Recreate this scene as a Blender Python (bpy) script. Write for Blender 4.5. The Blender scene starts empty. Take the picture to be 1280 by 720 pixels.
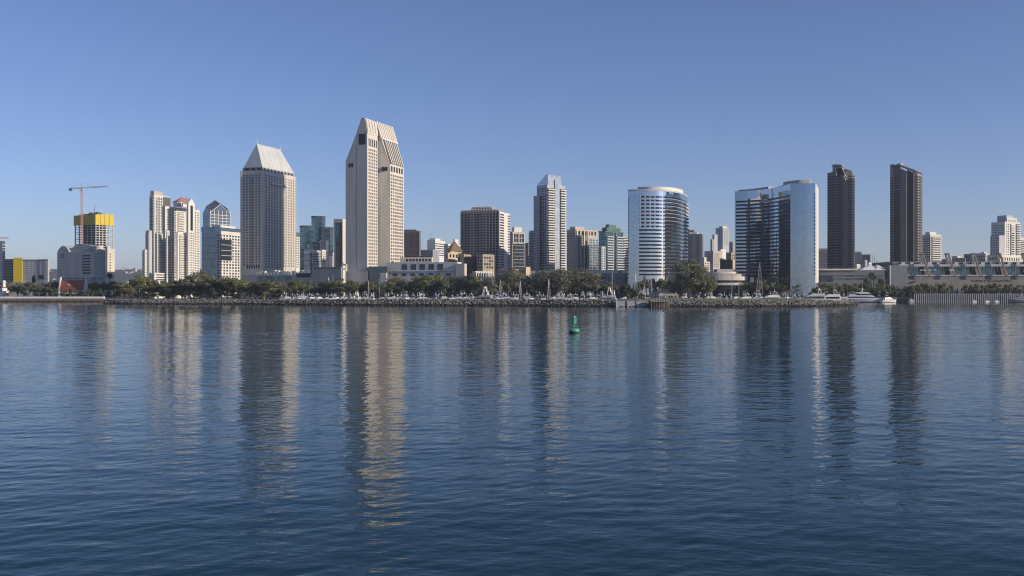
import bpy, math, random
from mathutils import Vector, Matrix, noise
random.seed(7)
R = math.radians
FPX, HZ, CAMH, ZG = 1300.0, 363.0, 9.8, 3.0     # focal length in photo pixels, horizon row, camera height, city ground height
SC = bpy.context.scene
COL = SC.collection

# ------------------------------------------------------------------ helpers
def wx(px, D): return (px - 640.0) / FPX * D
def wz(py, D): return CAMH + (HZ - py) / FPX * D

class MB:
    def __init__(s): s.v = []; s.f = []
    def box(s, x0, x1, y0, y1, z0, z1):
        if x0 > x1: x0, x1 = x1, x0
        if y0 > y1: y0, y1 = y1, y0
        n = len(s.v)
        s.v += [(x0,y0,z0),(x1,y0,z0),(x1,y1,z0),(x0,y1,z0),(x0,y0,z1),(x1,y0,z1),(x1,y1,z1),(x0,y1,z1)]
        s.f += [tuple(n+i for i in q) for q in ((0,3,2,1),(4,5,6,7),(0,1,5,4),(1,2,6,5),(2,3,7,6),(3,0,4,7))]
        return s
    def prism(s, poly, z0, z1):            # poly counter-clockwise; z1 a number or one height per corner
        n = len(s.v); k = len(poly)
        tops = z1 if isinstance(z1, (list, tuple)) else [z1]*k
        s.v += [(x,y,z0) for x,y in poly] + [(p[0],p[1],t) for p,t in zip(poly,tops)]
        s.f += [tuple(n+i for i in reversed(range(k))), tuple(n+k+i for i in range(k))]
        s.f += [(n+i, n+(i+1)%k, n+k+(i+1)%k, n+k+i) for i in range(k)]
        return s
    def xsec(s, poly, x0, x1):             # cross-section in (y,z), run along x
        n = len(s.v); k = len(poly)
        s.v += [(x0,y,z) for y,z in poly] + [(x1,y,z) for y,z in poly]
        s.f += [tuple(n+i for i in range(k)), tuple(n+k+i for i in reversed(range(k)))]
        s.f += [(n+i, n+k+i, n+k+(i+1)%k, n+(i+1)%k) for i in range(k)]
        return s
    def beam(s, p0, p1, w, w1=None, n=4):
        w1 = w if w1 is None else w1
        p0 = Vector(p0); p1 = Vector(p1); d = (p1-p0)
        if d.length < 1e-6: return s
        d.normalize(); a = d.orthogonal().normalized(); b = d.cross(a)
        m = len(s.v)
        for p, r in ((p0,w),(p1,w1)):
            for i in range(n):
                t = 2*math.pi*(i+.5)/n
                q = p + a*(math.cos(t)*r) + b*(math.sin(t)*r); s.v.append(tuple(q))
        s.f += [(m+i, m+(i+1)%n, m+n+(i+1)%n, m+n+i) for i in range(n)]
        s.f += [tuple(m+i for i in reversed(range(n))), tuple(m+n+i for i in range(n))]
        return s
    def cone(s, c, r0, r1, z0, z1, n=16):
        m = len(s.v)
        for z, r in ((z0,r0),(z1,r1)):
            for i in range(n):
                t = 2*math.pi*i/n; s.v.append((c[0]+math.cos(t)*r, c[1]+math.sin(t)*r, z))
        s.f += [(m+i, m+(i+1)%n, m+n+(i+1)%n, m+n+i) for i in range(n)]
        s.f += [tuple(m+i for i in reversed(range(n))), tuple(m+n+i for i in range(n))]
        return s
    def poly(s, pts):
        n = len(s.v); s.v += [tuple(p) for p in pts]; s.f.append(tuple(range(n, n+len(pts)))); return s
    def mesh(s, name, mat, smooth=False):
        me = bpy.data.meshes.new(name); me.from_pydata(s.v, [], s.f); me.update()
        if mat is not None: me.materials.append(mat)
        if smooth: me.polygons.foreach_set('use_smooth', [True]*len(me.polygons))
        return me
    def build(s, name, mat, parent=None, loc=(0,0,0), smooth=False):
        return link(name, s.mesh(name, mat, smooth), parent, loc)

def link(name, data, parent=None, loc=(0,0,0)):
    o = bpy.data.objects.new(name, data); COL.objects.link(o)
    if parent is not None: o.parent = parent
    o.location = loc
    return o
def tag(o, label=None, cat=None, group=None, kind=None):
    if label: o['label'] = label
    if cat: o['category'] = cat
    if group: o['group'] = group
    if kind: o['kind'] = kind
    return o
def empty(name, loc, rz=0):
    o = link(name, None, None, loc); o.rotation_euler = (0,0,rz); o.empty_display_size = 2; return o
KIDS = {}
def kids(o):
    return [c for c in bpy.data.objects if c.parent == o]
def copy_tree(o, parent=None, cache=None):
    c = o.copy(); COL.objects.link(c)
    if parent is not None: c.parent = parent
    if o.name not in KIDS: KIDS[o.name] = kids(o)
    for ch in KIDS[o.name]: copy_tree(ch, c)
    return c

# ------------------------------------------------------------------ materials
def mat(name, col, rough=.7, metal=0., var=.12, scale=.15, spec=.5, bump=0., streak=False, rnd=0.):
    m = bpy.data.materials.new(name); m.use_nodes = True
    nt = m.node_tree; N = nt.nodes; L = nt.links; b = N['Principled BSDF']
    b.inputs['Roughness'].default_value = rough; b.inputs['Metallic'].default_value = metal
    b.inputs['Specular IOR Level'].default_value = spec
    tc = N.new('ShaderNodeTexCoord'); nz = N.new('ShaderNodeTexNoise'); nz.inputs['Scale'].default_value = scale
    nz.inputs['Detail'].default_value = 5; nz.inputs['Roughness'].default_value = .6
    mp = N.new('ShaderNodeMapping'); L.new(tc.outputs['Object'], mp.inputs['Vector'])
    if streak: mp.inputs['Scale'].default_value = (1,1,.18)
    L.new(mp.outputs['Vector'], nz.inputs['Vector'])
    r = N.new('ShaderNodeMapRange'); r.inputs['From Min'].default_value = .3; r.inputs['From Max'].default_value = .7
    r.inputs['To Min'].default_value = 1-var; r.inputs['To Max'].default_value = 1+var
    L.new(nz.outputs['Fac'], r.inputs['Value'])
    mx = N.new('ShaderNodeVectorMath'); mx.operation = 'SCALE'; mx.inputs[0].default_value = col[:3]
    L.new(r.outputs['Result'], mx.inputs['Scale']); L.new(mx.outputs['Vector'], b.inputs['Base Color'])
    if streak:          # panel joints at every storey and every few metres
        sp = N.new('ShaderNodeSeparateXYZ'); L.new(tc.outputs['Object'], sp.inputs[0]); last = mx.outputs['Vector']
        for ax, per, wd, dk in (('Z',3.3,.16,.93),('X',5.1,.09,.96),('Y',5.1,.09,.96)):
            md = N.new('ShaderNodeMath'); md.operation = 'DIVIDE'; md.inputs[1].default_value = per; L.new(sp.outputs[ax], md.inputs[0])
            fr = N.new('ShaderNodeMath'); fr.operation = 'FRACT'; L.new(md.outputs[0], fr.inputs[0])
            lt = N.new('ShaderNodeMath'); lt.operation = 'LESS_THAN'; lt.inputs[1].default_value = wd; L.new(fr.outputs[0], lt.inputs[0])
            mr = N.new('ShaderNodeMapRange'); mr.inputs['To Min'].default_value = 1; mr.inputs['To Max'].default_value = dk; L.new(lt.outputs[0], mr.inputs['Value'])
            s2 = N.new('ShaderNodeVectorMath'); s2.operation = 'SCALE'; L.new(last, s2.inputs[0]); L.new(mr.outputs[0], s2.inputs['Scale']); last = s2.outputs['Vector']
        L.new(last, b.inputs['Base Color'])
    if rnd:
        oi = N.new('ShaderNodeObjectInfo'); mr = N.new('ShaderNodeMapRange'); mr.inputs['To Min'].default_value = 1-rnd; mr.inputs['To Max'].default_value = 1; L.new(oi.outputs['Random'], mr.inputs['Value'])
        s3 = N.new('ShaderNodeVectorMath'); s3.operation = 'SCALE'; L.new(mx.outputs['Vector'], s3.inputs[0]); L.new(mr.outputs[0], s3.inputs['Scale']); L.new(s3.outputs['Vector'], b.inputs['Base Color'])
    if bump:
        bp = N.new('ShaderNodeBump'); bp.inputs['Strength'].default_value = bump
        L.new(nz.outputs['Fac'], bp.inputs['Height']); L.new(bp.outputs['Normal'], b.inputs['Normal'])
    return m
def glass(name, col, metal=.8, rough=.06, cell=(1.6,1.6,3.4), wob=.012, var=.25):
    """coated facade glass: mirror-like, every pane very slightly out of plane and of its own tint"""
    m = bpy.data.materials.new(name); m.use_nodes = True
    nt = m.node_tree; N = nt.nodes; L = nt.links; b = N['Principled BSDF']
    b.inputs['Metallic'].default_value = metal; b.inputs['Roughness'].default_value = rough
    tc = N.new('ShaderNodeTexCoord'); dv = N.new('ShaderNodeVectorMath'); dv.operation = 'DIVIDE'
    dv.inputs[1].default_value = cell; L.new(tc.outputs['Object'], dv.inputs[0])
    fl = N.new('ShaderNodeVectorMath'); fl.operation = 'FLOOR'; L.new(dv.outputs[0], fl.inputs[0])
    wn = N.new('ShaderNodeTexWhiteNoise'); L.new(fl.outputs[0], wn.inputs['Vector'])
    r = N.new('ShaderNodeMapRange'); r.inputs['To Min'].default_value = 1-var; r.inputs['To Max'].default_value = 1+var*.5
    L.new(wn.outputs['Value'], r.inputs['Value'])
    sc = N.new('ShaderNodeVectorMath'); sc.operation = 'SCALE'; sc.inputs[0].default_value = col[:3]
    L.new(r.outputs['Result'], sc.inputs['Scale']); L.new(sc.outputs['Vector'], b.inputs['Base Color'])
    ge = N.new('ShaderNodeNewGeometry'); sb = N.new('ShaderNodeVectorMath'); sb.operation = 'SUBTRACT'
    sb.inputs[1].default_value = (.5,.5,.5); L.new(wn.outputs['Color'], sb.inputs[0])
    s2 = N.new('ShaderNodeVectorMath'); s2.operation = 'SCALE'; s2.inputs['Scale'].default_value = wob; L.new(sb.outputs[0], s2.inputs[0])
    ad = N.new('ShaderNodeVectorMath'); ad.operation = 'ADD'; L.new(ge.outputs['Normal'], ad.inputs[0]); L.new(s2.outputs[0], ad.inputs[1])
    nm = N.new('ShaderNodeVectorMath'); nm.operation = 'NORMALIZE'; L.new(ad.outputs[0], nm.inputs[0]); L.new(nm.outputs[0], b.inputs['Normal'])
    return m

M = {
 'beige':   mat('warm limestone', (.62,.58,.51), .8, streak=True),
 'beige2':  mat('pink beige precast', (.52,.46,.40), .8, streak=True),
 'white':   mat('white render', (.70,.68,.62), .7, var=.08, streak=True),
 'cream':   mat('cream render', (.66,.61,.50), .75, streak=True),
 'paint':   mat('white gelcoat', (.72,.72,.71), .3, var=.04),
 'hullw':   mat('boat gelcoat', (.74,.74,.73), .3, var=.06, rnd=.6),
 'blind':   mat('window with drawn blind', (.23,.22,.20), .5, spec=.3, var=.2),
 'promen':  mat('pale promenade', (.75,.70,.62), .8, scale=.3),
 'grey':    mat('grey concrete', (.30,.31,.33), .8, streak=True),
 'lgrey':   mat('pale grey concrete', (.46,.47,.48), .8, streak=True),
 'dgrey':   mat('dark grey panel', (.10,.11,.125), .5, streak=True),
 'brown':   mat('brown precast', (.33,.31,.30), .75, streak=True),
 'umber':   mat('dark umber panel', (.125,.11,.10), .45, streak=True),
 'umber2':  mat('umber granite', (.175,.15,.135), .4, streak=True),
 'bronze':  mat('bronze metal', (.22,.18,.13), .4, .3),
 'brick':   mat('old red brick', (.20,.12,.09), .85),
 'darkbrick': mat('dark brick', (.10,.075,.065), .85),
 'sand':    mat('sandstone', (.55,.44,.28), .8),
 'tan':     mat('tan concrete', (.36,.31,.25), .85, streak=True),
 'redroof': mat('red tiled roof', (.30,.085,.05), .8, var=.2, scale=.6),
 'rosyroof': mat('rose metal roof', (.42,.16,.12), .6),
 'brownroof': mat('brown shingle roof', (.17,.11,.08), .85),
 'metalroof': mat('pale green grey metal roof', (.60,.62,.58), .45, .15, streak=True),
 'slate':   mat('dark slate roof', (.06,.07,.085), .6),
 'green':   mat('verdigris panel', (.07,.15,.13), .55),
 'yellow':  mat('yellow safety screen', (.62,.45,.03), .6, var=.15, scale=.4),
 'yellowp': mat('yellow wall panel', (.85,.62,.01), .6, var=.04),
 'crane':   mat('faded red crane steel', (.42,.20,.14), .6),
 'crane2':  mat('orange crane steel', (.62,.24,.05), .6),
 'steel':   mat('galvanised steel', (.45,.46,.47), .4, .6),
 'wood':    mat('weathered timber', (.16,.13,.10), .85, scale=1.5, var=.3),
 'rust':    mat('rusty waterline', (.05,.045,.04), .9),
 'canvas':  mat('blue canvas', (.05,.12,.30), .8),
 'navyhull': mat('dark blue hull', (.02,.04,.12), .25),
 'win':     mat('dark window glass', (.022,.026,.032), .22, 0, .5, 1.1, spec=.22),
 'winm':    mat('bronze tinted window', (.11,.10,.095), .3, 0, .3, 1.1, spec=.3),
 'stone':   mat('blue grey concrete', (.17,.185,.20), .85, streak=True),
 'sage':    mat('grey green precast', (.40,.41,.39), .8, streak=True),
 'taupe':   mat('taupe concrete', (.22,.195,.17), .85, streak=True),
 'winb':    glass('blue window glass', (.07,.09,.12), .5, .15, wob=.03, var=.5),
 'wing':    glass('sea green glass', (.10,.175,.19), .75, .08, wob=.03, var=.4),
 'curt':    glass('blue curtain glass', (.20,.235,.28), .8, .06, wob=.02),
 'mirror':  glass('silver blue mirror glass', (.45,.52,.60), .95, .035, cell=(1.5,1.5,2.2), wob=.006, var=.10),
 'mirror2': glass('slate blue mirror glass', (.34,.40,.47), .95, .035, cell=(1.5,1.5,2.2), wob=.006, var=.10),
 'cyan':    glass('pale green balcony glass', (.38,.42,.44), .6, .12, wob=.02),
 'buoyg':   mat('green buoy paint', (.02,.27,.16), .4, scale=2, var=.2),
 'buoyl':   mat('faded green buoy paint', (.09,.42,.27), .5, scale=2.2, var=.45),
}
# ------------------------------------------------------------------ building kit
A0 = 18.0
class Bld:
    """A building whose two street sides run along local x (right, sunny) and local y (left, shaded) from its nearest corner."""
    def __init__(s, name, label, cat, xc, D, a=A0, group=None):
        s.a = R(a); s.D = D; s.C = Vector((wx(xc,D), D))
        s.v = Vector((math.sin(s.a), math.cos(s.a))); s.u = Vector((-math.cos(s.a), math.sin(s.a)))
        s.root = empty(name, (s.C.x, s.C.y, ZG), R(90-a)); tag(s.root, label, cat, group)
        s.cnt = {}
    def loc(s, px, D):
        d = Vector((wx(px,D), D)) - s.C
        return d.dot(s.v), d.dot(s.u)
    def mass(s, xl, xc, xr, yt, D=None, m='beige', name='wall', yb=None):
        return Mass(s, xl, xc, xr, yt, D or s.D, m, name, yb)
class Mass:
    def __init__(q, b, xl, xc, xr, yt, D, m, name, yb):
        q.b = b; q.D = D; q.xc = xc; q.C = Vector((wx(xc,D), D)); q.lx, q.ly = b.loc(xc, D)
        q.W = q.s('W', xl); q.S = q.s('S', xr); q.z1 = q.z(yt); q.z0 = 0 if yb is None else q.z(yb)
        q.obj = None
        if m: q.obj = MB().box(q.lx, q.lx+q.S, q.ly, q.ly+q.W, q.z0, q.z1).build(name, M[m], b.root)
    def s(q, face, px):
        t = (px-640)/FPX; a = q.b.a
        if face == 'W': return (q.C.x - t*q.D)/(math.cos(a)+t*math.sin(a))
        return (t*q.D - q.C.x)/max(.05, (math.sin(a)-t*math.cos(a)))
    def z(q, py): return wz(py, q.D) - ZG
    def rng(q, face, p0, p1):
        a = 0 if p0 is None else q.s(face,p0); b = (q.W if face=='W' else q.S) if p1 is None else q.s(face,p1)
        return (a,b) if a<b else (b,a)
    def fbox(q, mb, face, s0, s1, z0, z1, d0, d1, at=None):
        """box on a face: s along it, z up, from d0 inside (negative) to d1 proud"""
        ox, oy = (q.lx, q.ly) if at is None else at
        if face == 'S': mb.box(ox+s0, ox+s1, oy-d1, oy-d0, z0, z1)
        else: mb.box(ox-d1, ox-d0, oy+s0, oy+s1, z0, z1)
        return mb
    def panel(q, face, p0, p1, y0, y1, m, name, d=.25, din=-.05, parent=None):
        s0,s1 = q.rng(face,p0,p1)
        return q.fbox(MB(), face, s0, s1, q.z(y1), q.z(y0), din, d).build(name, M[m], parent or q.b.root)
    def wins(q, face, p0, p1, y0, y1, nc, nr, fw=.55, fh=.55, m='win', name='window', d=.06, frame=None):
        """punched windows: up to 100 are parts of their own, the rest is one part"""
        s0,s1 = q.rng(face,p0,p1); z0,z1 = q.z(y1), q.z(y0)
        cw = (s1-s0)/nc; ch = (z1-z0)/nr; w = cw*fw; h = ch*fh
        one = [q.fbox(MB(), face, -w/2, w/2, -h/2, h/2, -.05, d, at=(0,0)).mesh(name, M[t]) for t in (m,'blind')]
        rw = random.Random(nc*31+nr); share = .16 if m in ('win','winm') and nr > 3 else 0
        rest = MB(); k = q.b.cnt.get(name, 0); nrest = 0; mi = []
        for j in range(nr):
            for i in range(nc):
                sc = s0+cw*(i+.5); zc = z1-ch*(j+.5); bl = int(rw.random() < share)
                if k < 100:
                    loc = (q.lx+sc, q.ly, zc) if face=='S' else (q.lx, q.ly+sc, zc)
                    link(name, one[bl], q.b.root, loc); k += 1
                else:
                    q.fbox(rest, face, sc-w/2, sc+w/2, zc-h/2, zc+h/2, -.05, d); nrest += 1; mi += [bl]*6
        q.b.cnt[name] = k
        if nrest:
            ro = tag(rest.build(name, M[m], q.b.root), kind='stuff'); ro.data.materials.append(M['blind']); ro.data.polygons.foreach_set('material_index', mi)
    def bands(q, face, p0, p1, y0, y1, n, f=.5, m='win', name='window_band', d=.06, din=-.05):
        s0,s1 = q.rng(face,p0,p1); z0,z1 = q.z(y1), q.z(y0); ch = (z1-z0)/n
        me = q.fbox(MB(), face, s0, s1, -ch*f/2, ch*f/2, din, d, at=(0,0)).mesh(name, M[m])
        rest = MB(); k = q.b.cnt.get(name,0); nrest = 0
        for j in range(n):
            zc = z1-ch*(j+.5)
            if k < 100: link(name, me, q.b.root, (q.lx, q.ly, zc)); k += 1
            else: q.fbox(rest, face, s0, s1, zc-ch*f/2, zc+ch*f/2, din, d); nrest += 1
        q.b.cnt[name] = k
        if nrest: tag(rest.build(name, M[m], q.b.root), kind='stuff')
    def balconies(q, face, p0, p1, y0, y1, n, dep=1.6, m='white', name='balcony', par=1.0, glassy=None):
        s0,s1 = q.rng(face,p0,p1); z0,z1 = q.z(y1), q.z(y0); ch = (z1-z0)/n
        mb = MB(); at = (0,0)
        q.fbox(mb, face, s0, s1, -.15, .15, -.05, dep, at)
        q.fbox(mb, face, s0, s1, .15, par, dep-.12, dep, at)
        if dep > .5:
            q.fbox(mb, face, s0, s0+.12, .15, par, .0, dep-.12, at); q.fbox(mb, face, s1-.12, s1, .15, par, .0, dep-.12, at)
        me = mb.mesh(name, M[m]); k = q.b.cnt.get(name,0)
        for j in range(n):
            if k >= 100: break
            link(name, me, q.b.root, (q.lx, q.ly, z1-ch*(j+1))); k += 1
        q.b.cnt[name] = k
    def ribs(q, face, p0, p1, y0, y1, n, w, m='beige', name='pier', d=.5):
        s0,s1 = q.rng(face,p0,p1); me = q.fbox(MB(), face, -w/2, w/2, q.z(y1), q.z(y0), -.05, d, at=(0,0)).mesh(name, M[m])
        for i in range(n):
            sc = s0+(s1-s0)*(i/(n-1) if n>1 else .5)
            link(name, me, q.b.root, (q.lx+sc, q.ly, 0) if face=='S' else (q.lx, q.ly+sc, 0))
    def roofbox(q, fx0, fx1, fy0, fy1, h, m='grey', name='penthouse', z=None):
        z = q.z1 if z is None else z
        return MB().box(q.lx+q.S*fx0, q.lx+q.S*fx1, q.ly+q.W*fy0, q.ly+q.W*fy1, z-.05, z+h).build(name, M[m], q.b.root)
    def hip(q, h, over=.6, ridge=0., m='redroof', name='roof'):
        x0,x1,y0,y1 = q.lx-over, q.lx+q.S+over, q.ly-over, q.ly+q.W+over
        cx, cy = (x0+x1)/2, (y0+y1)/2; z = q.z1; r = ridge/2
        mb = MB(); mb.v = [(x0,y0,z),(x1,y0,z),(x1,y1,z),(x0,y1,z),(cx-r,cy,z+h),(cx+r,cy,z+h)]
        mb.f = [(0,1,5,4),(1,2,5),(2,3,4,5),(3,0,4),(3,2,1,0)]
        return mb.build(name, M[m], q.b.root)

def clutter(q, n, seed=0, m='lgrey', name='rooftop_unit', hmax=3):
    rr = random.Random(seed)
    for i in range(n):
        x = q.lx+q.S*rr.uniform(.1,.75); y = q.ly+q.W*rr.uniform(.1,.75); s = rr.uniform(1.5,4); h = rr.uniform(1,hmax)
        MB().box(x, x+s, y, y+s*rr.uniform(.7,1.6), q.z1-.05, q.z1+h).build(name, M[m], q.b.root)

# ================================================================== the hotel towers
def tallest_tower():
    b = Bld('hotel_tower', 'tallest beige tower with steep slanted sawtooth roof, left of the photo centre', 'tower', 459, 900)
    q = b.mass(432, 459, 472, 164, m=None)
    LA, WA = q.S, q.W
    zt = q.z(147); ze = q.z(164); zl = q.z(200.5); zm = q.z(166)
    # near volume
    sec = [(0,0),(0,ze),(WA*.09,zt-1.5),(WA*.12,zt),(WA*.27,zt),(WA*.5,zm),(WA,zl),(WA,0)]
    MB().xsec(sec, 0, LA+.01).build('wall', M['beige'], b.root)
    q2 = b.mass(472, 487, 505, 205.7, D=919, m=None)
    u0 = q2.ly; x0 = q2.lx; x1 = x0+q2.S; ze2 = q2.z(205.7)
    k = zt
    sec2 = [(u0,0),(u0,ze2),(WA*.10,k-.2),(WA*.27,k-.2),(WA*.5,zm),(WA-.02,zl),(WA-.02,0)]
    bb = MB().xsec(sec2, LA, x1)
    bb.v = [((LA+(-y)*.36 if (x < LA+.01 and y < 0) else x), y, z) for x,y,z in bb.v]     # the front of the far volume is splayed towards the sun
    bb.build('wall', M['beige'], b.root)
    # roof fins (sloping slabs) over the right slope
    def slope(f): return (u0+(WA*.10-u0)*f, ze2+(k-.2-ze2)*f)
    n = 9   # broad pale roof ribs
    for i in range(n):
        x = LA+ (x1-LA)*(i+.15)/(n-.6)
        (ya,za),(yb,zb) = slope(.62), slope(1.0)
        MB().xsec([(ya,za),(ya-.6,za+.3),(yb-.6,zb+.5),(yb,zb)], x, x+2.9).build('roof_fin', M['beige'], b.root)
    for i in range(7):
        x = LA+(x1-LA)*(.12+.86*i/7)
        (ya,za),(yb,zb) = slope(.02), slope(.58)
        MB().xsec([(ya,za),(ya-.12,za+.25),(yb-.12,zb+.25),(yb,zb)], x, x+(x1-LA)*.058).build('skylight', M['win'], b.root)
        MB().xsec([(ya,za),(ya-.8,za+.3),(yb-.8,zb+.6),(yb,zb)], x+(x1-LA)*.07, x+(x1-LA)*.115).build('roof_fin', M['beige'], b.root)
    (ya,za),(yb,zb) = slope(.585), slope(.615)
    MB().xsec([(ya,za),(ya-1.5,za+.2),(yb-1.5,zb+.2),(yb,zb)], LA+.1, x1+.1).build('fascia', M['white'], b.root)
    for i in range(4):      # fins above the near volume
        x = LA*(.02+.26*i)
        MB().xsec([(0,ze),(-.6,ze+.2),(WA*.09-.7,zt-.8),(WA*.09,zt-1.5)], x, x+LA*.2).build('roof_fin', M['beige'], b.root)
    MB().box(-.2, LA-.1, -.5, .01, ze-1.2, ze).build('fascia', M['white'], b.root)
    # shaded face: big dark opening, a pair of small openings and a groove
    q.panel('W', 457, 448.5, 167, 180.5, 'win', 'window', .08)
    b.cnt['window'] = 1
    q.wins('W', 442, 435.5, 203, 208.5, 2, 1, .8, .9)
    q.panel('W', 446.6, 445.8, 182, 349, 'grey', 'groove_panel', .05)
    for k in (.42,.68): MB().box(LA-u0*.36*k-.5, LA-u0*.36*k+1.2, u0*k-.9, u0*k+.9, q2.z(213), q2.z(208.5)).build('window', M['win'], b.root)
    # louvres and window grids on the sunny faces
    q.wins('S', 460.2, 471.5, 172, 182, 5, 1, .55, .95)
    q.wins('S', 460.2, 471.5, 184, 336, 5, 36, .58, .60, 'winm')
    q2.wins('S', 488, 504, 206.8, 214, 5, 1, .6, .95)
    q2.wins('S', 488, 504, 216.5, 334, 6, 28, .62, .60, 'winm')
    # lower plinths
    b.mass(431.2, 459.6, 461.5, 339, D=897.5, m='beige', name='plinth')
    b.mass(427, 433, 434.5, 330, D=905, m='white', name='plinth')
    return b
tallest_tower()

def pitched_tower():
    b = Bld('hotel_tower', 'pale hotel tower with steep pitched grey metal roof and two short spires', 'tower', 329, 960)
    q = b.mass(301, 329, 370, 213, m='beige')
    W, S, z1 = q.W, q.S, q.z1
    zr = q.z(178.6)
    # recessed attic storey and the roof
    MB().box(1.2, S-1.2, 1.2, W-1.2, z1-.02, z1+3.2).build('attic', M['grey'], b.root)
    zb = z1+3.2
    mb = MB(); ry = W*.36; RX = S*.74
    mb.v = [(.6,1.2,zb),(S-1,1.2,zb),(S-1,W-2.4,zb),(.6,W-2.4,zb),(3,ry,zr),(RX,ry,zr)]
    mb.f = [(0,1,5,4),(1,2,5),(2,3,4,5),(3,0,4),(3,2,1,0)]
    rf = mb.build('roof', M['metalroof'], b.root)
    for i in range(10):
        x = 3+(S-9)*i/10
        t0 = .03
        p = lambda f: (x + (3+(RX-3)*i/9 - x)*f, 1.2+(ry-1.2)*f, zb+(zr-zb)*f+.12)
        MB().beam(p(.02), p(.5), .28, .15).build('seam', M['metalroof'], rf)
    for x in (3.2, RX):
        MB().cone((x,ry), .55, .12, zr-.8, zr+4.6, 8).build('spire', M['white'], rf)
    for i in range(5):
        x = 8+(RX-8)*i/4.8
        MB().cone((x,ry), .16, .05, zr-.2, zr+1.6, 6).build('finial', M['white'], rf)
    # attic dark openings
    for i in range(9):
        x = 3+(S-8)*i/8.4
        MB().box(x, x+3.0, 1.05, 1.3, z1+.7, z1+2.7).build('attic_opening', M['win'], b.root)
    for i in range(3):
        y = 3+W*.27*i
        MB().box(1.05, 1.3, y, y+3.6, z1+.7, z1+2.7).build('attic_opening', M['win'], b.root)
    q.wins('W', 326, 303, 217, 333, 6, 34, .46, .6, 'winm')
    q.panel('W', 315.4, 314.4, 222, 335, 'winm', 'window_strip', .05)
    q.ribs('W', 328.5, 301.5, 213, 349, 2, 1.4, 'beige', 'pier', .35)
    q.wins('S', 331, 352, 217, 335, 6, 34, .5, .6, 'winm')
    q.wins('S', 353.5, 368.5, 217, 333, 5, 34, .52, .6, 'winm')
    q.ribs('S', 331, 369.4, 214, 349, 4, 1.0, 'beige', 'pier', .45)
    q.panel('S', 338, 359, 226.5, 229, 'beige', 'ledge', 1.6)  # added ledge, stands for the edge of a cast shadow
    q.wins('W', 325, 308, 331.5, 336, 6, 1, .6, .8, 'win', 'base_window')
    b.mass(300.4, 329.4, 337, 337.5, D=957, m='beige', name='plinth')
pitched_tower()

def podium():
    b = Bld('hotel_podium', 'low grey podium with white pergola roof and dark glass bays beneath the pitched-roof tower', 'building', 416, 905)
    q = b.mass(302, 416, 432, 343, m='grey')
    q.wins('W', 322, 344, 344.5, 351.5, 1, 1, .95, .9, 'wing', 'glass_bay')
    q.wins('W', 346, 366, 344.5, 351.5, 1, 1, .95, .9, 'wing', 'glass_bay')
    q.wins('W', 370, 389, 341, 347, 1, 1, .95, .9, 'win', 'glass_bay')
    q2 = b.mass(391, 426.5, 429, 333.5, D=903, m='grey')
    q2.wins('W', 425, 392, 334, 336.5, 8, 1, .5, .7)
    rr = random.Random(3)
    for i in range(16):
        px = 322+4.3*i; s = q.s('W', px); h = rr.uniform(2.0,4.2)
        MB().box(.5, 3.5, s, s+rr.uniform(.8,2.6), q.z1-.1, q.z1+h).build('pergola_frame', M['white'], b.root)
    tag(b.root)
    p = MB().cone((0,0), .45, .35, 0, 17, 8).build('flagpole', M['paint']); p.location = (wx(410.5,890), 890, ZG)
    MB().cone((0,0), .55, .55, 17, 17.6, 8).build('finial', M['paint'], p)
    tag(p, 'tall white pole before the plain grey block left of the tallest tower', 'pole')
podium()

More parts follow.
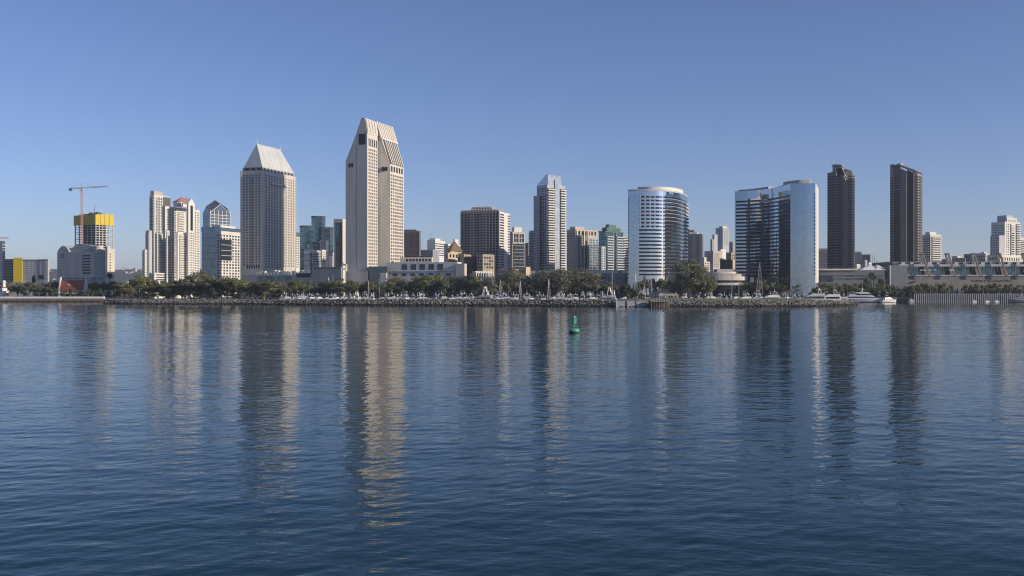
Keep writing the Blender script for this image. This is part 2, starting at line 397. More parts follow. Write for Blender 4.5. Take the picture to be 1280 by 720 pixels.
# ================================================================== left part of the city
def left_city():
    b = Bld('glass_tower', 'grey glass tower cut by the left edge of the photo behind the orange crane', 'tower', 3, 1380)
    q = b.mass(-16, 3, 6.5, 301, m='curt'); q.bands('W', None, None, 304, 352, 14, .25, 'lgrey', 'spandrel'); q.bands('S', None, None, 304, 352, 14, .25, 'lgrey', 'spandrel')

    b = Bld('school_block', 'flat grey block with a tall bright yellow panel near the left edge', 'building', 60, 1292, 8)
    q = b.mass(5, 60, 61.5, 324.5, m='lgrey')
    b.mass(28, 60.4, 61.7, 323.8, D=1291, m='white', name='parapet', yb=325)
    q.panel('W', 17, 5, 323.5, 352, 'dgrey', 'wall_panel', .3)
    q.panel('W', 28, 17, 322, 353, 'yellowp', 'yellow_panel', .7)
    q.wins('W', 59, 29, 326, 350, 18, 9, .42, .42, 'dgrey')
    q.bands('W', 16.5, 5.5, 325, 351, 8, .6, 'win', d=.36)

    b = Bld('office_block', 'bulky pale office block with arched roof and drum penthouse behind the red-roofed house', 'building', 131, 1120)
    q = b.mass(71.5, 131, 143, 314.5, m='sage')
    z1 = q.z1; s = lambda px: q.s('W', px)
    def arch(p0, p1, yt, x0, x1, m, base=z1):
        a, c = s(p0), s(p1); h = q.z(yt)-base; n = 10
        pts = [(a+(c-a)*i/n, base-.02 + h*math.sin(math.pi*(i+.0)/n)**.8) for i in range(n+1)]
        return MB().xsec([(p[0],p[1]) for p in reversed(pts)][::-1], x0, x1)
    arch(86.5, 71.5, 306.5, 0, 18, 'lgrey').build('arched_gable', M['sage'], b.root)
    mb = MB(); h = q.z(304)-z1
    pts = [(s(131),z1-.05),(s(128),z1+h*.15),(s(118),z1+h*.55),(s(108),z1+h*.85),(s(97),z1+h),(s(91),z1+h*.8),(s(86.5),z1+h*.4),(s(86.5),z1-.05)]
    mb.xsec(pts, 3, q.S-1.5).build('curved_roof', M['sage'], b.root)
    c = b.loc(123.5, 1128); MB().cone((c[0],c[1]), 4.6, 4.6, z1-1, q.z(306.8), 20).build('drum_penthouse', M['cream'], b.root, smooth=False)
    for j in range(3): MB().cone((c[0],c[1]), 4.9, 4.9, z1+1+j*1.6, z1+1.7+j*1.6, 20).build('drum_ring', M['sage'], b.root)
    q.bands('W', 113, 103, 317.5, 343, 7, .5, 'win'); q.wins('W', 128, 74, 345, 351, 16, 1, .35, .4)
    q.wins('W', 81, 76, 316, 323, 2, 2, .6, .5)
    q2 = b.mass(131.5, 134.3, 143.4, 310.5, D=1118, m='cream')
    q2.wins('S', 136, 139.4, 316, 347, 1, 9, .5, .4)
    q2.roofbox(.0,.3,.0,.9, 2.6, 'cream', 'parapet')

    # tower under construction
    b = Bld('construction_tower', 'unfinished high-rise of bare floors wrapped at the top in yellow screens', 'tower', 119.5, 1300, 30)
    q = b.mass(93, 119.5, 142, 280, m=None); S, W, H = q.S, q.W, q.z1
    MB().box(7, S-7, 7, W-7, 0, q.z(266)).build('core', M['dgrey'], b.root)
    nf = 27; fl = MB().box(0, S, 0, W, -.25, .25).mesh('floor_slab', M['white'])
    for j in range(nf): link('floor_slab', fl, b.root, (0,0,H-j*3.05))
    cm = MB().box(-.5,.5,-.5,.5,0,H).mesh('column', M['lgrey'])
    for i in range(6): link('column', cm, b.root, (.8+(S-1.6)*i/5, .8, 0))
    for i in range(1,6): link('column', cm, b.root, (.8, .8+(W-1.6)*i/5, 0))
    zt = q.z(267)
    for i in range(4):
        x = -.6+(S+.8)*i/4; MB().box(x, x+S/4-.4, -.9, -.5, H-1, zt-(i==0)*.8).build('screen_panel', M['yellow'], b.root)
        y = -.4+(W+.8)*i/4; MB().box(-.9, -.5, y, y+W/4-.1, H-1, zt-1.2+(i==2)*.8).build('screen_panel', M['yellow'], b.root)
    rr = random.Random(4)
    for i in range(7):
        x = rr.uniform(5,S-10); y = rr.uniform(3,W-8); MB().box(x,x+3,y,y+4,zt-4,zt+rr.uniform(1.5,4.2)).build('formwork_stack', M['umber'], b.root)
    c = b.loc(118, 1310); MB().beam((c[0],c[1],zt-3),(c[0],c[1],q.z(255)),.45,.2).build('hoist_mast', M['umber'], b.root)

    def crane(px, D, ytop, yj, pr, pl, m, label, yjr=None):
        r = empty('tower_crane', (wx(px,D), D, ZG)); tag(r, label, 'crane')
        zt, zj = wz(ytop,D)-ZG, wz(yj,D)-ZG; s = .9
        mb = MB(); n = int(zj/3.2)
        for (x,y) in ((-s,-s),(s,-s),(s,s),(-s,s)): mb.beam((x,y,0),(x,y,zj),.22)
        for i in range(n):
            z = i*3.2
            mb.beam((-s,-s,z),(s,-s,z+3.2),.12); mb.beam((-s,s,z),(-s,-s,z+3.2),.12); mb.beam((s,-s,z),(s,s,z+3.2),.12)
        mb.build('mast', M[m], r)
        def truss(xe, ze, name):
            t = MB(); k = max(3,int(abs(xe)/3))
            for (dy,dz) in ((-.6,0),(.6,0),(0,1.3)): t.beam((0,dy,zj+dz),(xe,dy,ze+dz*.6),.2)
            for i in range(k):
                f0, f1, fm = i/k, (i+1)/k, (i+.5)/k
                t.beam((xe*f0,-.6,zj+(ze-zj)*f0),(xe*fm,0,zj+(ze-zj)*fm+1.3),.1); t.beam((xe*fm,0,zj+(ze-zj)*fm+1.3),(xe*f1,-.6,zj+(ze-zj)*f1),.1)
            t.build(name, M[m], r)
        xr, xl = (pr-px)/FPX*D, (pl-px)/FPX*D
        truss(xr, zj+(0 if yjr is None else wz(yjr,D)-wz(yj,D)), 'jib'); truss(xl, zj-.6, 'counter_jib')
        MB().beam((0,0,zj),(0,0,zt),.55,.2).build('apex', M[m], r)
        st = MB(); st.beam((0,0,zt),(xr*.6,0,zj+1.3),.07); st.beam((0,0,zt),(xl*.9,0,zj+.6),.07); st.build('stay_cable', M[m], r)
        MB().box(xl-.6, xl+2.2, -1.3, 1.3, zj-3, zj+.3).build('counterweight', M['dgrey'], r)
        MB().box(.9, 2.9, -1.9, -.4, zj-2.4, zj-.2).build('cab', M['paint'], r)
    crane(102.3, 1270, 228, 235.5, 134.5, 87.5, 'crane', 'tall pale red tower crane rising beside the yellow-screened unfinished tower', 233.3)
    crane(-6, 1350, 290, 298.5, 11, -30, 'crane2', 'orange tower crane whose jib just enters the left edge of the photo', 297.6)

    # rear condo tower
    b = Bld('condo_tower', 'slim stepped white condo tower standing behind the red-topped condo tower', 'tower', 192, 1160)
    q = b.mass(187, 192.5, 213, 243.5, m='white')
    q.roofbox(.02,.55,.1,.9, 4.6, 'beige2', 'penthouse')
    q.panel('S', 203.5, 213, 244.5, 300, 'umber', 'wall_panel', .2)
    q.ribs('S', 193.5, 202.5, 244.5, 349, 4, 1.0, 'white', 'pier', .9)
    q.wins('S', 193.5, 202.5, 246, 345, 3, 28, .7, .6)
    q.balconies('W', 192, 187.3, 246, 345, 30, 1.6, 'lgrey'); q.bands('W', 192, 187.3, 246, 345, 30, .4)
    q = b.mass(182, 186.5, 190, 288, D=1150, m='lgrey'); q.balconies('W', 186, 182.4, 290, 345, 18, 1.5, 'lgrey')
    q = b.mass(178, 181.5, 184, 312, D=1140, m='white'); q.balconies('W', 181.5, 178.2, 313, 346, 11, 1.4, 'lgrey')
    q.wins('S', 181.8, 183.8, 314, 345, 2, 11, .5, .5)

    # front condo tower
    b = Bld('condo_tower', 'broad cream white condo tower with balconies and a red hipped crown', 'tower', 209, 900)
    q = b.mass(203, 206.5, 249.5, 257.5, m='white')
    q.wins('W', 206.2, 203.2, 260, 345, 2, 28, .5, .45)
    q.wins('S', 207.5, 221, 260, 348, 4, 28, .5, .5); q.wins('S', 231, 241, 262, 348, 2, 28, .5, .5)
    q.wins('S', 243, 249, 260, 348, 2, 28, .5, .5)
    q.bands('S', 221.8, 230, 262, 348, 28, .40, 'win'); q.balconies('S', 221.8, 230, 262, 348, 28, 0.9, 'white')
    t = b.mass(216.5, 222, 243, 252, D=903, m='white', name='turret', yb=258)
    t.hip(q.z(245.3)-q.z(252), .5, 5, 'rosyroof'); t.wins('S', 224, 229, 252.5, 258, 2, 1, .6, .8)
    g = b.mass(233.5, 235.5, 243.5, 254, D=896, m='white', name='gabled_bay')
    zg = g.z1; x0, x1 = g.lx, g.lx+g.S
    mb = MB(); mb.v=[(x0,g.ly,zg),(x1,g.ly,zg),((x0+x1)/2,g.ly,zg+4.6),(x0,g.ly+6,zg),(x1,g.ly+6,zg),((x0+x1)/2,g.ly+6,zg+4.6)]
    mb.f=[(0,1,2),(4,3,5),(1,4,5,2),(3,0,2,5),(3,4,1,0)]; mb.build('gable', M['white'], b.root)
    g.panel('S', 238, 241, 256.5, 288, 'win', 'window_strip', .06); g.wins('S', 236.6, 242.6, 290, 348, 3, 19, .5, .5)
    # lower shoulders
    q = b.mass(193.5, 196.5, 211, 291.5, D=894, m='white'); q.wins('S', 202.5, 210.5, 293, 348, 3, 18, .5, .5); q.bands('S', 197, 202, 293, 348, 18, .36); q.balconies('S', 197, 202, 293, 348, 18, 1.0, 'white')
    q = b.mass(207.5, 208.5, 212, 288, D=892, m='white'); q.wins('S', 209, 211.7, 290, 348, 2, 19, .5, .5)
    q = b.mass(220.5, 222, 233, 290, D=890, m='white'); q.bands('S', 224, 232.5, 292, 348, 19, .36); q.balconies('S', 224, 232.5, 292, 348, 19, 0.9, 'white'); None
    q = b.mass(186, 193, 216, 341, D=880, m='white', name='podium'); q.bands('S', 195, 215, 342, 351, 3, .45); q.wins('W', 192, 187, 343, 351, 2, 3, .6, .5)

    # faceted glass tower with pointed crown
    b = Bld('office_tower', 'blue glass office tower with a pointed faceted crown behind the square-grid office', 'tower', 262, 1420, 30)
    q = b.mass(253.5, 262, 288, 266, m='curt')
    S, W, z1 = q.S, q.W, q.z1; zp = q.z(248.8); cx, cy = S*.42, W*.5
    mb = MB(); zc = z1; hs = (zp-z1)*.42
    mb.v = [(0,0,zc),(S,0,zc),(S,W,zc),(0,W,zc),(S/2,0,zc+hs*1.6),(S,W/2,zc+hs*1.2),(S/2,W,zc+hs*1.2),(0,W/2,zc+hs*1.2),(cx,cy,zp)]
    mb.f = [(0,1,4),(1,2,5),(2,3,6),(3,0,7),(0,4,8),(4,1,8),(1,5,8),(5,2,8),(2,6,8),(6,3,8),(3,7,8),(7,0,8)]
    mb.build('crown', M['curt'], b.root)
    e = MB(); e.beam((0,-.2,zc),(S/2,-.3,zc+hs*1.6),.45); e.beam((S/2,-.3,zc+hs*1.6),(S,-.2,zc),.45); e.build('crown_edge', M['white'], b.root)
    q.ribs('S', 263, 287.5, 262, 330, 6, .7, 'white', 'mullion', .3)
    q.bands('S', 263, 287.5, 266, 300, 9, .14, 'white', 'spandrel', .2); q.bands('W', None, None, 268, 300, 8, .1, 'lgrey', 'spandrel', .2)

    # square grid office
    b = Bld('office_block', 'white office block with a grid of square windows around one large dark glass panel', 'building', 270, 1040)
    q = b.mass(252, 270, 300.5, 288, m='white')
    q.wins('S', 271, 300, 292, 347, 8, 15, .56, .62)
    q.panel('S', 275.5, 289.5, 298.5, 325, 'win', 'atrium_glass', .12)
    for y in (305,312,318.5): q.panel('S', 275.5, 289.5, y, y+.7, 'lgrey', 'atrium_rail', .25)
    q.panel('W', 269.8, 252.2, 287, 349, 'curt', 'curtain_wall', .15)
    q.bands('W', 269.6, 252.4, 293, 347, 6, .09, 'lgrey', 'spandrel', .3)
    t = b.mass(251.5, 269.8, 300.7, 283.5, D=1041, m='curt', name='glass_attic', yb=289.2); t.roofbox(.3,.9,.2,.8,2.6,'white')
left_city()

# ================================================================== between the hotel towers
def middle_city():
    b = Bld('apartment_block', 'narrow white apartment block just right of the pitched-roof hotel tower', 'building', 367, 1150)
    q = b.mass(360, 367, 374.7, 290.5, m='white'); q.wins('S', 370, 374.4, 294, 335, 2, 14, .6, .5); q.panel('S', 367.5, 374.5, 290, 295, 'green', 'roof_band', .2)

    b = Bld('glass_tower_cluster', 'cluster of green glass office drums of different heights behind the grey podium', 'tower', 390, 1450)
    def drum(x0, x1, yt, D, m='wing', seg=6, nb=None):
        cx = (x0+x1)/2; r = (x1-x0)/2/FPX*D/.93; c = b.loc(cx, D+r); z = wz(yt,D)-ZG
        MB().cone((c[0],c[1]), r, r, 0, z, seg).build('glass_drum', M[m], b.root)
        MB().cone((c[0],c[1]), r+.4, r+.4, z-2.2, z+.3, seg).build('parapet_ring', M['slate'], b.root)
        me = MB().cone((c[0],c[1]), r+.15, r+.15, -.35, .35, seg).mesh('spandrel', M['dgrey']); zz = z-8
        while zz > 30: link('spandrel', me, b.root, (0,0,zz)); zz -= 7.5
    drum(375.5, 391, 282, 1470); drum(390, 406, 270, 1500); drum(399.5, 416, 284, 1460); drum(384, 396, 303, 1430); drum(397, 410, 300, 1425,'curt'); drum(376.5, 391, 311, 1400, 'curt')
    q = b.mass(401, 402.5, 407.5, 312, D=1380, m='cream'); q.wins('S', 403, 407.2, 314, 330, 3, 6, .5, .6)
    q = b.mass(411, 415.5, 423, 320, D=1370, m='cream'); q.ribs('S', 416, 422.5, 315, 334, 3, 1.6, 'white', 'pier', .6); q.wins('S', 416, 422.5, 322, 334, 3, 3, .5, .6)
    q = b.mass(391, 396, 402, 313, D=1390, m='lgrey'); q.bands('W', None, None, 315, 332, 8, .4); q.bands('S', None, None, 315, 332, 8, .4)

    b = Bld('office_tower', 'pale slab tower with recessed dark glass face left of the tallest tower', 'tower', 428, 1180)
    q = b.mass(417, 428.3, 432.5, 273.5, m='beige'); q.panel('W', 427.6, 419.5, 278, 334, 'umber', 'recessed_glass', .08)
    q.bands('W', 427.4, 424, 280, 334, 22, .4, 'win', d=.12); q.panel('W', 423.5, 420.5, 281, 306, 'wing', 'window_strip', .14)
    b = Bld('stair_block', 'small white block with one pair of windows at the left foot of the tallest tower', 'building', 429.5, 893)
    q = b.mass(427.2, 428.5, 431.8, 332, m='cream'); q.wins('S', 428.9, 431.4, 335, 337.5, 2, 1, .5, .9)

    b = Bld('office_tower', 'plain dark brown office tower just right of the tallest tower', 'tower', 524, 1500, 10)
    q = b.mass(500, 524.3, 526, 288.5, m='umber2'); q.ribs('W', 524, 502, 291, 335, 16, .5, 'umber', 'pier', .25); q.wins('W', 523.8, 503, 290, 318, 15, 12, .45, .6)
    q.roofbox(.1,.9,.2,.9,2,'umber')

    # background roofs between the dark tower and the slab tower
    b = Bld('office_block', 'white office block with shaded left side behind the pyramid roof', 'building', 544, 1650)
    q = b.mass(534, 544, 556.5, 300, m='white'); q.bands('S', None, None, 303, 320, 6, .4); q.roofbox(.1,.6,.1,.9,3,'white')
    b = Bld('office_block', 'low grey block right of the dark brown office tower', 'building', 541, 1560)
    q = b.mass(524, 541, 549, 312, m='grey'); q.wins('W', 540, 526, 314, 324, 7, 4, .5, .5)
    b = Bld('office_block', 'white banded office block left of the brown slab tower', 'building', 560, 1600, 30)
    q = b.mass(555, 560, 577, 305, m='white'); q.bands('S', None, None, 306.5, 322, 5, .4)
    t = b.mass(566.8, 568.5, 573, 299, D=1610, m='white', name='stair_head')
    b = Bld('clubhouse', 'sandstone building with a dark pyramid roof and arcade windows', 'building', 560.5, 922, 25)
    q = b.mass(556, 560, 588, 316, m='sand'); q.wins('S', 561, 588, 317, 322, 7, 1, .55, .8); q.wins('S', 561, 572, 324, 328, 3, 1, .6, .8); q.wins('W', 559.5,556.5,317,323,1,2,.5,.6)
    t = b.mass(559, 563, 577, 313.5, D=926, m='sand', name='upper_storey', yb=317); t.hip(9.5, 1.2, 0, 'brownroof')
    q = b.mass(575, 580, 589, 318, D=916, m='sand'); q.wins('S', 580.5, 588.5, 318.6, 322, 4, 1, .6, .7)
    b = Bld('apartment_block', 'low sandy apartment row with dark balconies behind the ballroom block', 'building', 507, 914, 12)
    q = b.mass(500, 540, 541, 321.5, m='cream'); q.wins('W', 539, 507, 323, 327, 8, 1, .62, .8); q.wins('W', 539, 507, 320, 321.4, 4, 1, .6, .8)
    b = Bld('brick_block', 'dark brick block with tall windows between the pyramid roof and the slab tower', 'building', 593, 912, 25)
    q = b.mass(572, 593, 600, 321, m='darkbrick'); q.wins('W', 592, 574, 323, 335, 7, 3, .5, .6, 'winb'); q.wins('S', 594, 599, 323, 335, 2, 3, .4, .5,'winb')
    b = Bld('loft_block', 'tan framed loft block with open bays in front of the slab tower', 'building', 603.5, 900, 28)
    q = b.mass(596, 603.5, 618, 317.5, m='tan'); q.wins('S', 604.5, 617, 320, 336, 4, 4, .68, .66, 'win'); q.wins('W', 603, 596.6, 320, 336, 2, 4, .6, .6, 'win')

    # ballroom block
    b = Bld('ballroom_block', 'long low white grey block with rows of dark square openings right of the tallest tower', 'building', 572, 885, 16)
    q = b.mass(482, 572, 577, 327.5, m='white')
    q.wins('W', 556, 500, 329.5, 337.5, 5, 1, .62, .9, 'winb', 'deep_window'); q.wins('W', 566, 477.5, 341, 345.3, 8, 1, .55, .8, 'winb', 'deep_window')
    q.panel('W', 571.5, 476, 338.4, 339.4, 'lgrey', 'ledge', .6)
    q2 = b.mass(475.5, 483, 484, 341, D=883, m='white')
    t = b.mass(570, 580.5, 583.5, 329.5, D=880, m='beige2', name='stair_head')
    b = Bld('utility_block', 'dark glazed lower block at the right foot of the tallest tower', 'building', 484, 895, 8)
    q = b.mass(461, 484, 486, 333, m='dgrey'); q.bands('W', None, None, 334, 350, 5, .6, 'wing')
    b = Bld('colonnade_hall', 'cream hall with tall vertical fins half hidden by trees', 'building', 594, 870, 35)
    q = b.mass(590, 594, 616, 339, m='cream'); q.wins('S', 595.5, 615, 341, 350, 7, 1, .55, .95, 'win'); q.ribs('S', 594.5, 615.5, 340, 352, 8, .7, 'white', 'fin', .8)

    # brown slab tower
    b = Bld('apartment_tower', 'wide brown grey slab tower with dark balcony bays and sawtooth parapet', 'tower', 624, 1000)
    q = b.mass(576, 624, 637.5, 264, m='brown')
    q.bands('W', 623.5, 576.5, 266, 336, 21, .48, 'win', d=.08)
    q.ribs('W', 623.7, 576.4, 264, 349, 13, .9, 'brown', 'pier', .9)
    q.balconies('W', 609, 600, 266, 336, 21, 1.2, 'brown'); q.balconies('W', 594, 587, 266, 336, 21, 1.2, 'brown')
    q.panel('S', 624.5, 637, 264.2, 336, 'white', 'wall_panel', .1)
    q.bands('S', 625, 629.8, 266, 336, 21, .52, 'win', d=.16); q.bands('S', 634.5, 637, 266, 336, 21, .45, 'win', d=.16)
    for i in range(14):
        s = q.W*i/14; MB().xsec([(s,q.z1-.02),(s,q.z1+.2),(s+q.W/19,q.z1+2.6),(s+q.W/19,q.z1-.02)], -.4, 3).build('parapet_tooth', M['beige2'], b.root)
    t = b.mass(589, 615, 629, 260.3, D=1006, m='brown', name='penthouse', yb=265)
    for i in range(7):
        s = t.W*i/7; MB().xsec([(t.ly+s,t.z1-.02),(t.ly+s,t.z1+.2),(t.ly+s+t.W/10,t.z1+2.6),(t.ly+s+t.W/10,t.z1-.02)], t.lx, t.lx+3).build('parapet_tooth', M['beige2'], b.root)

    b = Bld('office_tower', 'pale grey office tower with dark banded glass face behind the slab tower', 'tower', 640.5, 1120, 62)
    q = b.mass(636, 640.5, 656.5, 289.5, m='beige2'); q.wins('S', 641.6, 655.4, 292, 303, 4, 2, .8, .85, 'winb')
    q.panel('S', 641.2, 655.8, 304.5, 336, 'winb', 'curtain_wall', .1); q.bands('S', 641.4, 655.6, 305, 335, 7, .12, 'lgrey', 'spandrel', .25)
    q.ribs('S', 641.5, 655.5, 291, 304, 3, .9, 'white', 'pier', .5); q.roofbox(.2,.8,.2,.8,5,'white')
    b = Bld('office_block', 'small distant dark block in the gap left of the slender glass tower', 'building', 659, 1500)
    q = b.mass(656, 660, 664, 303.5, m='umber2'); q.bands('W',None,None,305,322,6,.4); q.mass if False else None
    q = b.mass(655, 663, 668, 320, D=1400, m='dgrey'); q.bands('W', None, None, 321, 334, 5, .5, 'winb')
    b = Bld('garage_block', 'low sandy cube between the trees in front of the slender glass tower', 'building', 660, 880, 30)
    q = b.mass(648, 657.5, 663, 333.5, m='sand'); q.wins('W', 656, 649, 337, 342, 3, 1, .4, .5)
    b = Bld('low_hall', 'plain low blue grey hall behind the trees below the slender glass tower', 'building', 716, 900, 8)
    q = b.mass(657, 716, 718, 338.5, m='lgrey'); q.wins('W', 715, 660, 341, 344, 14, 1, .5, .7, 'winb')

    # slender glass condo
    b = Bld('condo_tower', 'slender glass condo tower with a raked glass fin on top and stacked balconies', 'tower', 684, 1060, 52)
    q = b.mass(671, 684, 706.5, 231, m='lgrey')
    q.wins('W', 683.5, 671.4, 234, 337, 4, 32, .7, .62, 'winb')
    q.bands('W', 683.7, 671.2, 233, 338, 33, .16, 'lgrey', 'spandrel', .15)
    q.balconies('S', 684.3, 692.3, 234, 337, 33, 2.0, 'white'); q.balconies('S', 699.6, 706.4, 234, 337, 33, 2.2, 'white')
    q.panel('S', 693, 699.2, 224, 338, 'cyan', 'glass_shaft', .9)
    q.bands('S', 684.3, 692.5, 234, 337, 33, .5, 'win'); q.bands('S', 699.4, 706.4, 234, 337, 33, .5, 'win')
    W, z1 = q.W, q.z1
    MB().xsec([(0,z1-.1),(0,q.z(217.5)),(W*.12,q.z(217.5)),(W,q.z(229.5)),(W,z1-.1)], .4, 1.2).build('glass_fin', M['cyan'], b.root)
    MB().box(.4, q.s('S',701), -.0, .6, z1-.05, q.z(218.5)).build('glass_fin', M['cyan'], b.root)
    t = b.mass(677, 686, 702, 226, D=1072, m='lgrey', name='penthouse', yb=232)
    q = b.mass(667, 671.3, 675, 244.5, D=1064, m='lgrey'); q.wins('W', 671, 667.3, 247, 337, 2, 29, .7, .55, 'winb'); q.bands('W', None, None, 246, 338, 29, .15, 'beige2', 'spandrel', .15)
    q = b.mass(661.5, 667.5, 672, 288, D=1070, m='lgrey'); q.balconies('W', 667.4, 661.7, 290, 336, 14, 1.3, 'lgrey'); q.bands('W', 667.4, 661.7, 290, 336, 14, .5)

    # beige ribbed block
    b = Bld('apartment_tower', 'beige apartment block with tall cream piers and green glazed bays', 'tower', 719, 1015, 52)
    q = b.mass(708.5, 719.5, 747.5, 286.5, m='beige2')
    q.wins('W', 719, 709, 290, 337, 4, 15, .35, .45); q.roofbox(.1,.5,.3,.9,3,'beige2')
    q.panel('S', 736, 747.2, 297, 337, 'cyan', 'glazed_bay', .8); q.wins('S', 736.4, 747, 298, 336, 3, 12, .7, .5, 'wing', d=.86)
    q.ribs('S', 721, 734.5, 288, 338, 4, 1.3, 'cream', 'pier', .8); q.wins('S', 721, 734.5, 290, 337, 3, 15, .4, .5)
    q.wins('S', 722, 746, 288, 294, 6, 1, .5, .85); q.panel('S', 731, 734.8, 300, 336, 'win', 'window_strip', .3)

    # green topped tower
    b = Bld('condo_tower', 'green glass condo tower with stepped verdigris crown', 'tower', 757, 1100, 42)
    q = b.mass(748.5, 757, 779, 290, m='wing')
    q.balconies('S', 758, 766, 293, 337, 14, 1.6, 'lgrey'); q.balconies('S', 770, 779, 293, 337, 14, 1.6, 'lgrey')
    q.bands('W', None, None, 292, 337, 15, .3, 'dgrey', 'spandrel', .12); q.ribs('S', 766.5, 770, 290, 338, 2, .8, 'grey', 'pier', .6)
    t = b.mass(747.5, 756.5, 780, 288.6, D=1098, m='green', name='cornice', yb=290)
    t = b.mass(753, 759, 775.5, 284, D=1104, m='green', name='crown', yb=288.7); t = b.mass(757, 761, 770, 280.5, D=1106, m='green', name='crown', yb=284.1); t = b.mass(751.5, 758, 777, 286.2, D=1102, m='green', name='cornice', yb=287)
    q = b.mass(747.5, 752, 757, 308, D=1092, m='lgrey'); q.wins('S', 752.5, 756.5, 310, 337, 2, 9, .5, .55, 'winb'); q.wins('W', 751.6,748,310,337,2,9,.5,.5,'winb')
    b = Bld('apartment_tower', 'narrow white balcony block peeking out left of the round mirrored hotel', 'tower', 779, 1140, 60)
    q = b.mass(776, 778.5, 786, 295.5, m='beige2'); q.balconies('S', 779, 786, 297, 337, 13, 1.4, 'white'); q.bands('S', 779, 786, 297, 337, 13, .5)
    b = Bld('low_hall', 'long low hall with white roof edge left of the round mirrored hotel', 'building', 783, 900, 12)
    q = b.mass(735, 782, 784, 341.5, m='grey'); t = b.mass(736, 774, 776, 337.6, D=905, m='white', name='roof_edge', yb=341.6); q.wins('W', 781, 737, 345, 350, 12, 1, .6, .6, 'winb')
middle_city()
# ================================================================== mirrored hotels
def smooth_path(pts, n):
    """Catmull-Rom through plan points"""
    out = []; P = [pts[0]]+list(pts)+[pts[-1]]
    for i in range(1, len(P)-2):
        for k in range(n):
            t = k/n; p0,p1,p2,p3 = P[i-1],P[i],P[i+1],P[i+2]
            out.append(tuple(.5*((2*p1[c])+(-p0[c]+p2[c])*t+(2*p0[c]-5*p1[c]+4*p2[c]-p3[c])*t*t+(-p0[c]+3*p1[c]-3*p2[c]+p3[c])*t**3) for c in (0,1)))
    out.append(tuple(pts[-1])); return out
def offset(path, d):
    out = []
    for i,p in enumerate(path):
        a = path[max(0,i-1)]; b = path[min(len(path)-1,i+1)]
        t = Vector((b[0]-a[0], b[1]-a[1])).normalized(); out.append((p[0]+t.y*d, p[1]-t.x*d))
    return out
def ribbon(path, z0, z1, d0=-.05, d1=.15, mb=None):
    """thin curved box following a plan path; +d is to the right of travel (towards the viewer when the path runs left to right)"""
    mb = mb or MB(); A, B = offset(path,d1), offset(path,d0); n = len(mb.v); k = len(path)
    for (a,b) in zip(A,B): mb.v += [(a[0],a[1],z0),(a[0],a[1],z1),(b[0],b[1],z0),(b[0],b[1],z1)]
    for i in range(k-1):
        o = n+4*i; p = o+4
        mb.f += [(o,p,p+1,o+1),(o+1,p+1,p+3,o+3),(o+2,o+3,p+3,p+2),(o,o+2,p+2,p)]
    e = n+4*(k-1); mb.f += [(n,n+1,n+3,n+2),(e,e+2,e+3,e+1)]
    return mb
def plan(pxD, org): return [(wx(px,D)-org[0], D-org[1]) for px,D in pxD]

def round_hotel():
    org = (wx(822,900), 900); r = empty('mirrored_hotel', (org[0],org[1],ZG))
    tag(r, 'round-fronted silver mirrored hotel with ribbon balconies and bright white roof crown', 'tower')
    front = smooth_path(plan([(785,883),(797,880.5),(813,880),(829,884),(844,897),(854,917),(859.5,945)], org), 8)
    back = [(wx(850,985)-org[0],85),(wx(800,965)-org[0],65)]
    H = wz(238.3, 882)-ZG
    MB().prism(front+back, 0, H).build('mirror_wall', M['mirror'], r)
    def seg(p0, p1):
        g = [p for p in front if wx(p0,p[1]+org[1])-org[0] <= p[0] <= wx(p1,p[1]+org[1])-org[0]+.01]; return g
    z = lambda py: wz(py,882)-ZG
    left = seg(798,828.5); right = seg(829,858.5); side = front[-6:]
    n = 22
    for j in range(n):
        zc = z(246.2+4.62*j); f = M['win']
        MB2 = ribbon(left, zc-.75, zc+.75, -.05, .10); bd = MB2.build('balcony_band', f, r)
        bd2 = ribbon(right, zc-.65, zc+.65, -.05, .10).build('balcony_band', f, r)
        if j < 9:
            pm = MB()
            for i in range(5):
                k = int((i+.5)*len(left)/5); p = left[min(k,len(left)-1)]
                pm.box(p[0]-.9, p[0]+.2, p[1]-.75, p[1]+.1, zc-.75, zc+.75)
            pm.build('light_patch_partition', M['beige2'], bd)  # beige blocks stand in for patches of light on the upper balconies
        ribbon(right, zc-1.15, zc-.85, -.05, .35).build('balcony_ledge', M['lgrey' if j < 7 else 'dgrey'], r)  # sunlight put into the colour: pale ledges on upper floors, dark below
    for j in range(22):
        zc = z(250+4.62*j); ribbon(front[-7:], zc-.3, zc+.9, -.05, 1.3).build('end_balcony', M['lgrey'], r)
        ribbon(front[:2], zc-.9, zc+.9, -.05, .12).build('end_window', M['win'], r)
    ribbon(seg(828.3,829.6), 0, H-3, -.05, .5).build('edge_fin', M['lgrey'], r)
    ribbon(front, H-.3, H+.9, -1.0, .3).build('parapet', M['lgrey'], r)
    pent = smooth_path(plan([(797,897),(815,893),(832,896),(846,908),(854,930)], org), 6)
    MB().prism(pent+[(wx(846,960)-org[0],60),(wx(806,950)-org[0],50)], H, H+4.6).build('roof_crown', M['white'], r)
    MB().box(wx(845,930)-org[0], wx(853,930)-org[0], 28, 34, H+4, H+6).build('roof_unit', M['paint'], r)
round_hotel()

